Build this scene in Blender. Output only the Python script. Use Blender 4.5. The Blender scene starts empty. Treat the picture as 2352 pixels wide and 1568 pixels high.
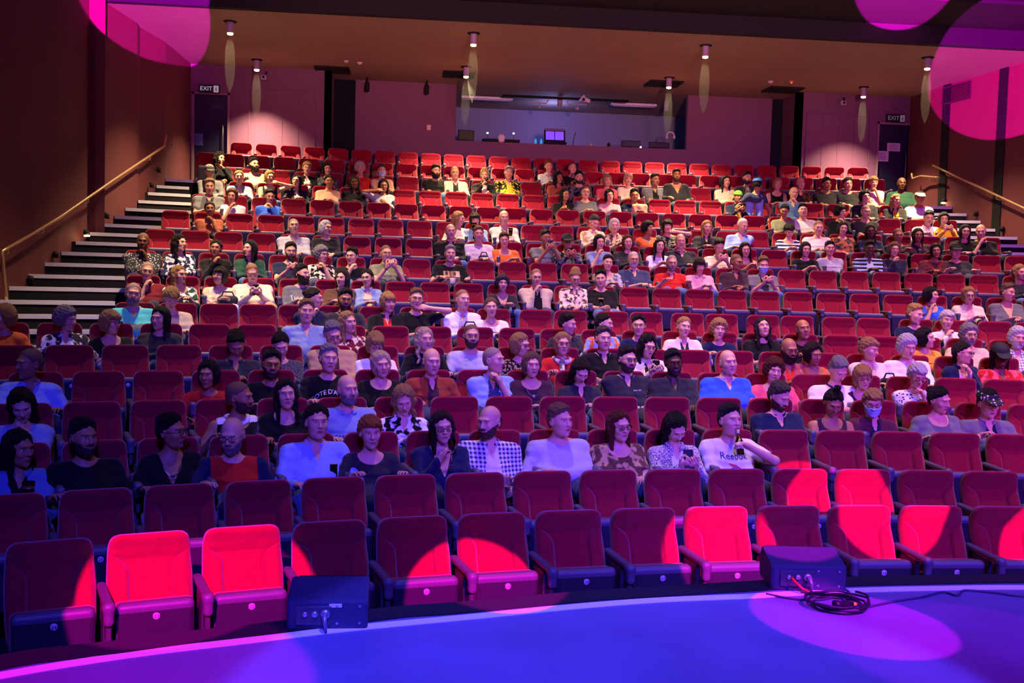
import bpy, math, random
import numpy as np
from mathutils import Vector, Matrix
from mathutils.bvhtree import BVHTree
rnd = random.Random(7)
SC = bpy.context.scene
COL = SC.collection
# ---------------------------------------------------------------- camera and hall measurements
ZC = 2.34                       # eye height above the hall floor
F_PX, YAW, PIT, ROL = 2400.3, math.radians(-5.91), math.radians(-3.459), math.radians(-1.5515)
def rot(p, y, r):
    c, s = math.cos(y), math.sin(y); Rz = np.array([[c, -s, 0], [s, c, 0], [0, 0, 1]])
    c, s = math.cos(p), math.sin(p); Rx = np.array([[1, 0, 0], [0, c, -s], [0, s, c]])
    c, s = math.cos(r), math.sin(r); Ry = np.array([[c, 0, s], [0, 1, 0], [-s, 0, c]])
    return Rz @ Rx @ Ry
CM = rot(PIT, YAW, ROL)
def ray(px, py):
    d = CM @ np.array([(px-1176)/F_PX, 1.0, -(py-784)/F_PX]); return Vector(d)
CAM = Vector((0, 0, ZC))
def hit(px, py, p0, n):
    d = ray(px, py); n = Vector(n); t = (Vector(p0)-CAM).dot(n)/d.dot(n); return CAM+d*t
def hitz(px, py, z): return hit(px, py, (0, 0, z), (0, 0, 1))
CX, CY = 3.398, -8.251          # centre of the seating arcs
RR = [14.856,15.824,16.785,17.739,18.704,19.667,20.639,21.537,23.685,24.639,25.602,26.583,27.565,28.528,29.482,30.537,31.444]
TOP = [.899,.965,1.123,1.283,1.434,1.598,1.759,1.953,2.253,2.596,2.937,3.281,3.630,3.961,4.292,4.659,5.006]
FL = [t-.90 for t in TOP]
PH = [-19.643,-18.525,-18.351,-18.229,-17.902,-18.505,-18.651,-6.353,-15.897,-14.686,-15.123,-14.495,-10.279,-4.97,-5.625,-12.008,-11.6]
PH = [math.radians(a-.974) for a in PH]
SP = 0.50
STAGE_Z = .78
def seat_frame(row, th):
    i = row-1; R = RR[i]
    return Matrix.Translation((CX+R*math.sin(th), CY+R*math.cos(th), FL[i])) @ Matrix.Rotation(-th, 4, 'Z')
# ---------------------------------------------------------------- object helpers
def link(o, parent=None):
    COL.objects.link(o)
    if parent is not None: o.parent = parent
    return o
def tag(o, label=None, cat=None, group=None, kind=None):
    if label: o['label'] = label
    if cat: o['category'] = cat
    if group: o['group'] = group
    if kind: o['kind'] = kind
    return o
def empty(name, M, label=None, cat=None, group=None):
    o = bpy.data.objects.new(name, None); o.empty_display_size = .1; link(o); o.matrix_world = M
    return tag(o, label, cat, group)
def mesh(name, V, Q, mats, mi=None, smooth=True):
    V = np.asarray(V, np.float32); me = bpy.data.meshes.new(name)
    if isinstance(Q, np.ndarray):
        n = Q.shape[1]; me.vertices.add(len(V)); me.loops.add(Q.size); me.polygons.add(len(Q))
        me.vertices.foreach_set('co', V.ravel()); me.loops.foreach_set('vertex_index', Q.astype(np.int32).ravel())
        me.polygons.foreach_set('loop_start', np.arange(0, Q.size, n, dtype=np.int32))
    else: me.from_pydata([tuple(v) for v in V], [], Q)
    for m in (mats if isinstance(mats, (list, tuple)) else [mats]): me.materials.append(m)
    if mi is not None: me.polygons.foreach_set('material_index', np.asarray(mi, np.int32))
    me.polygons.foreach_set('use_smooth', np.full(len(me.polygons), smooth))
    me.update(calc_edges=True); return me
def obj(name, me, parent=None, M=None):
    o = bpy.data.objects.new(name, me); link(o, parent)
    if M is not None:
        if parent is None: o.matrix_world = M
        else: o.matrix_local = M
    return o
class MB:
    """collects simple solids into one mesh"""
    def __init__(s): s.v = []; s.f = []
    def add(s, V, F, M=None):
        b = len(s.v)
        for p in V: s.v.append(tuple(M @ Vector(p)) if M is not None else tuple(p))
        for q in F: s.f.append(tuple(i+b for i in q))
        return s
    def box(s, c, d, M=None, bev=0):
        x, y, z = d[0]/2, d[1]/2, d[2]/2
        if bev <= 0:
            V = [(c[0]+a*x, c[1]+b*y, c[2]+e*z) for a in (-1, 1) for b in (-1, 1) for e in (-1, 1)]
            return s.add(V, [(0,1,3,2),(4,6,7,5),(0,4,5,1),(2,3,7,6),(0,2,6,4),(1,5,7,3)], M)
        b = min(bev, x*.9, y*.9, z*.9); V = []
        idx = {}
        for a in (-1, 1):
            for e in (-1, 1):
                for g in (-1, 1):
                    for k, off in enumerate(((0, b, b), (b, 0, b), (b, b, 0))):
                        idx[(a, e, g, k)] = len(V)
                        V.append((c[0]+a*(x-off[0]), c[1]+e*(y-off[1]), c[2]+g*(z-off[2])))
        Fc = []
        for a in (-1, 1):
            q = [idx[(a, e, g, 0)] for e, g in ((-1,-1),(1,-1),(1,1),(-1,1))]; Fc.append(q if a > 0 else q[::-1])
            q = [idx[(e, a, g, 1)] for e, g in ((-1,-1),(-1,1),(1,1),(1,-1))]; Fc.append(q if a > 0 else q[::-1])
            q = [idx[(e, g, a, 2)] for e, g in ((-1,-1),(1,-1),(1,1),(-1,1))]; Fc.append(q if a > 0 else q[::-1])
        for e in (-1, 1):
            for g in (-1, 1):
                q = [idx[(-1,e,g,1)], idx[(1,e,g,1)], idx[(1,e,g,2)], idx[(-1,e,g,2)]]; Fc.append(q if e*g > 0 else q[::-1])
                q = [idx[(e,-1,g,0)], idx[(e,-1,g,2)], idx[(e,1,g,2)], idx[(e,1,g,0)]]; Fc.append(q if e*g > 0 else q[::-1])
                q = [idx[(e,g,-1,0)], idx[(e,g,1,0)], idx[(e,g,1,1)], idx[(e,g,-1,1)]]; Fc.append(q if e*g > 0 else q[::-1])
                for h in (-1, 1):
                    q = [idx[(e,g,h,0)], idx[(e,g,h,1)], idx[(e,g,h,2)]]; Fc.append(q if e*g*h > 0 else q[::-1])
        return s.add(V, Fc, M)
    def tube(s, P, r, n=8, cap=True, closed=False):
        P = [Vector(p) for p in P]; m = len(P); rs = r if isinstance(r, (list, tuple)) else [r]*m
        V = []; up = None
        for i, p in enumerate(P):
            if closed: t = P[(i+1) % m]-P[i-1]
            else: t = P[min(i+1, m-1)]-P[max(i-1, 0)]
            t = t.normalized() if t.length > 1e-9 else Vector((0, 0, 1))
            if up is None: up = t.orthogonal().normalized()
            a = (up-t*up.dot(t)); a = a.normalized() if a.length > 1e-6 else t.orthogonal().normalized(); up = a; b = t.cross(a)
            for k in range(n):
                q = 2*math.pi*k/n; V.append(p+(a*math.cos(q)+b*math.sin(q))*rs[i])
        F = []
        for i in range(m if closed else m-1):
            j = (i+1) % m
            for k in range(n): F.append((i*n+k, i*n+(k+1) % n, j*n+(k+1) % n, j*n+k))
        if cap and not closed: F.append(tuple(range(n))[::-1]); F.append(tuple((m-1)*n+k for k in range(n)))
        return s.add(V, F)
    def lathe(s, prof, n=20, M=None):
        V = []; F = []
        for r, z in prof:
            for k in range(n): q = 2*math.pi*k/n; V.append((r*math.cos(q), r*math.sin(q), z))
        for i in range(len(prof)-1):
            for k in range(n): F.append((i*n+k, i*n+(k+1) % n, (i+1)*n+(k+1) % n, (i+1)*n+k))
        F.append(tuple(range(n))[::-1]); F.append(tuple((len(prof)-1)*n+k for k in range(n)))
        return s.add(V, F, M)
    def prism(s, poly, h0, h1, M=None):
        n = len(poly); V = [(x, y, h0) for x, y in poly]+[(x, y, h1) for x, y in poly]
        F = [tuple(range(n))[::-1], tuple(range(n, 2*n))]+[(i, (i+1) % n, n+(i+1) % n, n+i) for i in range(n)]
        return s.add(V, F, M)
    def build(s, name, mat, parent=None, M=None, smooth=False):
        return obj(name, mesh(name, s.v, s.f, mat, smooth=smooth), parent, M)
def text_mesh(txt, size, extrude=.0006):
    cu = bpy.data.curves.new('t', 'FONT'); cu.body = txt; cu.size = size; cu.extrude = extrude; cu.align_x = 'CENTER'; cu.align_y = 'CENTER'
    cu.resolution_u = 3
    o = bpy.data.objects.new('t', cu); COL.objects.link(o); dg = bpy.context.evaluated_depsgraph_get(); dg.update()
    me = o.evaluated_get(dg).to_mesh(); V = np.array([v.co[:] for v in me.vertices]); Fs = [tuple(p.vertices) for p in me.polygons]
    o.to_mesh_clear(); bpy.data.objects.remove(o); bpy.data.curves.remove(cu); return V, Fs
# ---------------------------------------------------------------- materials
def srgb(h):
    h = h.lstrip('#'); c = [int(h[i:i+2], 16)/255 for i in (0, 2, 4)]
    return tuple((x/12.92 if x <= .04045 else ((x+.055)/1.055)**2.4) for x in c)+(1,)
MC = {}
def nodes(m): m.use_nodes = True; return m.node_tree.nodes, m.node_tree.links, m.node_tree.nodes['Principled BSDF']
def mat(name, col, rough=.6, metal=0, bump=0, bscale=60, var=.0, vscale=8, sheen=0, emis=None, es=0, spec=.5, kind=None, col2=None, trans=0, ior=1.45, stretch=None, bdist=.01):
    key = (name, kind)
    if key in MC: return MC[key]
    m = bpy.data.materials.new(name); N, L, B = nodes(m)
    col = srgb(col) if isinstance(col, str) else tuple(col)+(1,)*(4-len(col))
    B.inputs['Base Color'].default_value = col; B.inputs['Roughness'].default_value = rough; B.inputs['Metallic'].default_value = metal
    B.inputs['Specular IOR Level'].default_value = spec; B.inputs['IOR'].default_value = ior
    if trans: B.inputs['Transmission Weight'].default_value = trans
    if sheen: B.inputs['Sheen Weight'].default_value = sheen; B.inputs['Sheen Roughness'].default_value = .45
    if emis: B.inputs['Emission Color'].default_value = srgb(emis); B.inputs['Emission Strength'].default_value = es
    tc = N.new('ShaderNodeTexCoord'); src = tc.outputs['Object']
    if stretch: mp = N.new('ShaderNodeMapping'); mp.inputs['Scale'].default_value = stretch; L.new(src, mp.inputs['Vector']); src = mp.outputs[0]
    base = None
    if kind:
        c2 = srgb(col2) if isinstance(col2, str) else col2
        mx = N.new('ShaderNodeMix'); mx.data_type = 'RGBA'; mx.inputs['A'].default_value = c2 if kind == 'd' else col; mx.inputs['B'].default_value = col if kind == 'd' else c2
        fac = None
        if kind == 's':
            w = N.new('ShaderNodeTexWave'); w.bands_direction = 'Z'; w.inputs['Scale'].default_value = 5; L.new(src, w.inputs['Vector']); fac = w.outputs['Fac']; th = .5
        elif kind == 'c':
            w = N.new('ShaderNodeTexWave'); w.bands_direction = 'Z'; w.inputs['Scale'].default_value = 10; L.new(src, w.inputs['Vector'])
            w2 = N.new('ShaderNodeTexWave'); w2.bands_direction = 'X'; w2.inputs['Scale'].default_value = 10; L.new(src, w2.inputs['Vector'])
            ad = N.new('ShaderNodeMath'); ad.operation = 'ADD'
            for i_, w_ in enumerate((w, w2)): g_ = N.new('ShaderNodeMath'); g_.operation = 'GREATER_THAN'; g_.inputs[1].default_value = .5; L.new(w_.outputs['Fac'], g_.inputs[0]); L.new(g_.outputs[0], ad.inputs[i_])
            hf = N.new('ShaderNodeMath'); hf.operation = 'MULTIPLY'; hf.inputs[1].default_value = .5; L.new(ad.outputs[0], hf.inputs[0]); fac = hf.outputs[0]; th = None
        elif kind == 'm':
            w = N.new('ShaderNodeTexNoise'); w.inputs['Scale'].default_value = 160; L.new(src, w.inputs['Vector']); fac = w.outputs['Fac']; th = .5
        elif kind == 'd':
            w = N.new('ShaderNodeTexVoronoi'); w.inputs['Scale'].default_value = 36; L.new(src, w.inputs['Vector']); fac = w.outputs['Distance']; th = .33
        elif kind == 'l':
            w = N.new('ShaderNodeTexVoronoi'); w.inputs['Scale'].default_value = 42; L.new(src, w.inputs['Vector']); fac = w.outputs['Distance']; th = .42
        else:
            w = N.new('ShaderNodeTexNoise'); w.inputs['Scale'].default_value = 17; w.inputs['Detail'].default_value = 1.5; L.new(src, w.inputs['Vector']); fac = w.outputs['Fac']; th = .53
        if th is None: L.new(fac, mx.inputs['Factor'])
        else: cr = N.new('ShaderNodeMapRange'); cr.inputs['From Min'].default_value = th-.04; cr.inputs['From Max'].default_value = th+.04; L.new(fac, cr.inputs['Value']); L.new(cr.outputs[0], mx.inputs['Factor'])
        base = mx.outputs['Result']
    if var:
        nz = N.new('ShaderNodeTexNoise'); nz.inputs['Scale'].default_value = vscale; nz.inputs['Detail'].default_value = 6; L.new(src, nz.inputs['Vector'])
        mr = N.new('ShaderNodeMapRange'); mr.inputs['From Min'].default_value = .3; mr.inputs['From Max'].default_value = .7
        mr.inputs['To Min'].default_value = 1-var; mr.inputs['To Max'].default_value = 1+var*.6; L.new(nz.outputs['Fac'], mr.inputs['Value'])
        mu = N.new('ShaderNodeVectorMath'); mu.operation = 'SCALE'
        if base is not None: L.new(base, mu.inputs[0])
        else: mu.inputs[0].default_value = col[:3]
        L.new(mr.outputs[0], mu.inputs['Scale']); base = mu.outputs[0]
    if base is not None: L.new(base, B.inputs['Base Color'])
    if bump:
        nb = N.new('ShaderNodeTexNoise'); nb.inputs['Scale'].default_value = bscale; nb.inputs['Detail'].default_value = 4; L.new(src, nb.inputs['Vector'])
        bp = N.new('ShaderNodeBump'); bp.inputs['Strength'].default_value = bump; bp.inputs['Distance'].default_value = bdist; L.new(nb.outputs['Fac'], bp.inputs['Height']); L.new(bp.outputs[0], B.inputs['Normal'])
    MC[key] = m; return m
# ---------------------------------------------------------------- signed distance solids meshed by surface nets
def grid(lo, hi, h):
    ax = [np.arange(lo[i], hi[i]+h, h, dtype=np.float32) for i in range(3)]
    return ax, ax[0][:, None, None], ax[1][None, :, None], ax[2][None, None, :]
def ell(X, Y, Z, c, r):
    a = (X-c[0])/r[0]; b = (Y-c[1])/r[1]; d = (Z-c[2])/r[2]; k0 = np.sqrt(a*a+b*b+d*d)
    return (k0-1)*min(r)*(.4+.6*np.minimum(1, 1/np.maximum(k0, .3)))if False else k0*(k0-1)/np.maximum(np.sqrt((a/r[0])**2+(b/r[1])**2+(d/r[2])**2), 1e-4)
def cone(X, Y, Z, a, b, ra, rb, sy=1.):
    a = np.array(a, np.float32); b = np.array(b, np.float32); d = b-a; L2 = float(d@d)+1e-9
    px = X-a[0]; py = Y-a[1]; pz = Z-a[2]; t = np.clip((px*d[0]+py*d[1]+pz*d[2])/L2, 0, 1)
    return np.sqrt((px-t*d[0])**2+(py-t*d[1])**2+(pz-t*d[2])**2)-(ra+(rb-ra)*t)
def rbox(X, Y, Z, c, d, r):
    qx = np.abs(X-c[0])-d[0]/2+r; qy = np.abs(Y-c[1])-d[1]/2+r; qz = np.abs(Z-c[2])-d[2]/2+r
    return np.sqrt(np.maximum(qx, 0)**2+np.maximum(qy, 0)**2+np.maximum(qz, 0)**2)+np.minimum(np.maximum(qx, np.maximum(qy, qz)), 0)-r
def smin(a, b, k):
    h = np.maximum(k-np.abs(a-b), 0)/k; return np.minimum(a, b)-h*h*k*.25
def smax(a, b, k): return -smin(-a, -b, k)
EDG = [(a, b) for a in range(8) for b in range(a+1, 8) if bin(a ^ b).count('1') == 1]
def snet(F, ax, h):
    F = np.ascontiguousarray(F, dtype=np.float32); S = F < 0; n = F.shape
    c = [S[i:n[0]-1+i, j:n[1]-1+j, k:n[2]-1+k] for k in (0, 1) for j in (0, 1) for i in (0, 1)]
    cnt = sum(x.astype(np.int8) for x in c); M = (cnt > 0) & (cnt < 8); I = np.argwhere(M); m = len(I)
    if m == 0: return np.zeros((0, 3)), np.zeros((0, 4), int)
    val = np.stack([F[I[:, 0]+(q & 1), I[:, 1]+((q >> 1) & 1), I[:, 2]+((q >> 2) & 1)] for q in range(8)], 1)
    off = np.array([[(q & 1), (q >> 1) & 1, (q >> 2) & 1] for q in range(8)], np.float32)
    acc = np.zeros((m, 3), np.float32); num = np.zeros(m, np.float32)
    for a, b in EDG:
        va, vb = val[:, a], val[:, b]; cr = (va < 0) != (vb < 0); t = np.where(cr, va/np.where(cr, va-vb, 1), 0)
        acc += np.where(cr[:, None], off[a]+t[:, None]*(off[b]-off[a]), 0); num += cr
    V = (I+acc/num[:, None])*h+np.array([ax[0][0], ax[1][0], ax[2][0]], np.float32)
    idx = -np.ones(M.shape, np.int64); idx[M] = np.arange(m); Q = []
    for d in range(3):
        u, v = [(1, 2), (2, 0), (0, 1)][d]
        sl = [slice(1, n[i]-1) for i in range(3)]; s0 = list(sl); s1 = list(sl); s0[d] = slice(0, n[d]-1); s1[d] = slice(1, n[d])
        A, B = S[tuple(s0)], S[tuple(s1)]; E = np.argwhere(A != B)
        if len(E) == 0: continue
        inv = A[E[:, 0], E[:, 1], E[:, 2]]; base = E.copy()
        for i in range(3):
            if i != d: base[:, i] += 1
        def g(du, dv):
            p = base.copy(); p[:, u] += du; p[:, v] += dv; return idx[p[:, 0], p[:, 1], p[:, 2]]
        q = np.stack([g(-1, -1), g(0, -1), g(0, 0), g(-1, 0)], 1); q[~inv] = q[~inv][:, ::-1]; Q.append(q)
    Q = np.concatenate(Q); return V, Q[(Q >= 0).all(1)]
def qs(c, r, k=4):
    g = np.linspace(-1, 1, k+1); V = []; Q = []
    for d in range(3):
        for sg in (-1, 1):
            b = len(V)
            for a in g:
                for e in g:
                    p = [0, 0, 0]; p[d] = sg; p[(d+1) % 3] = math.tan(a*math.pi/4); p[(d+2) % 3] = math.tan(e*math.pi/4); l = math.sqrt(sum(t*t for t in p)); V.append([p[t]/l*r[t]+c[t] for t in range(3)])
            for i in range(k):
                for j in range(k):
                    q = [b+i*(k+1)+j, b+(i+1)*(k+1)+j, b+(i+1)*(k+1)+j+1, b+i*(k+1)+j+1]; Q.append(q if sg > 0 else q[::-1])
    return np.array(V, np.float32), np.array(Q)
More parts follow.
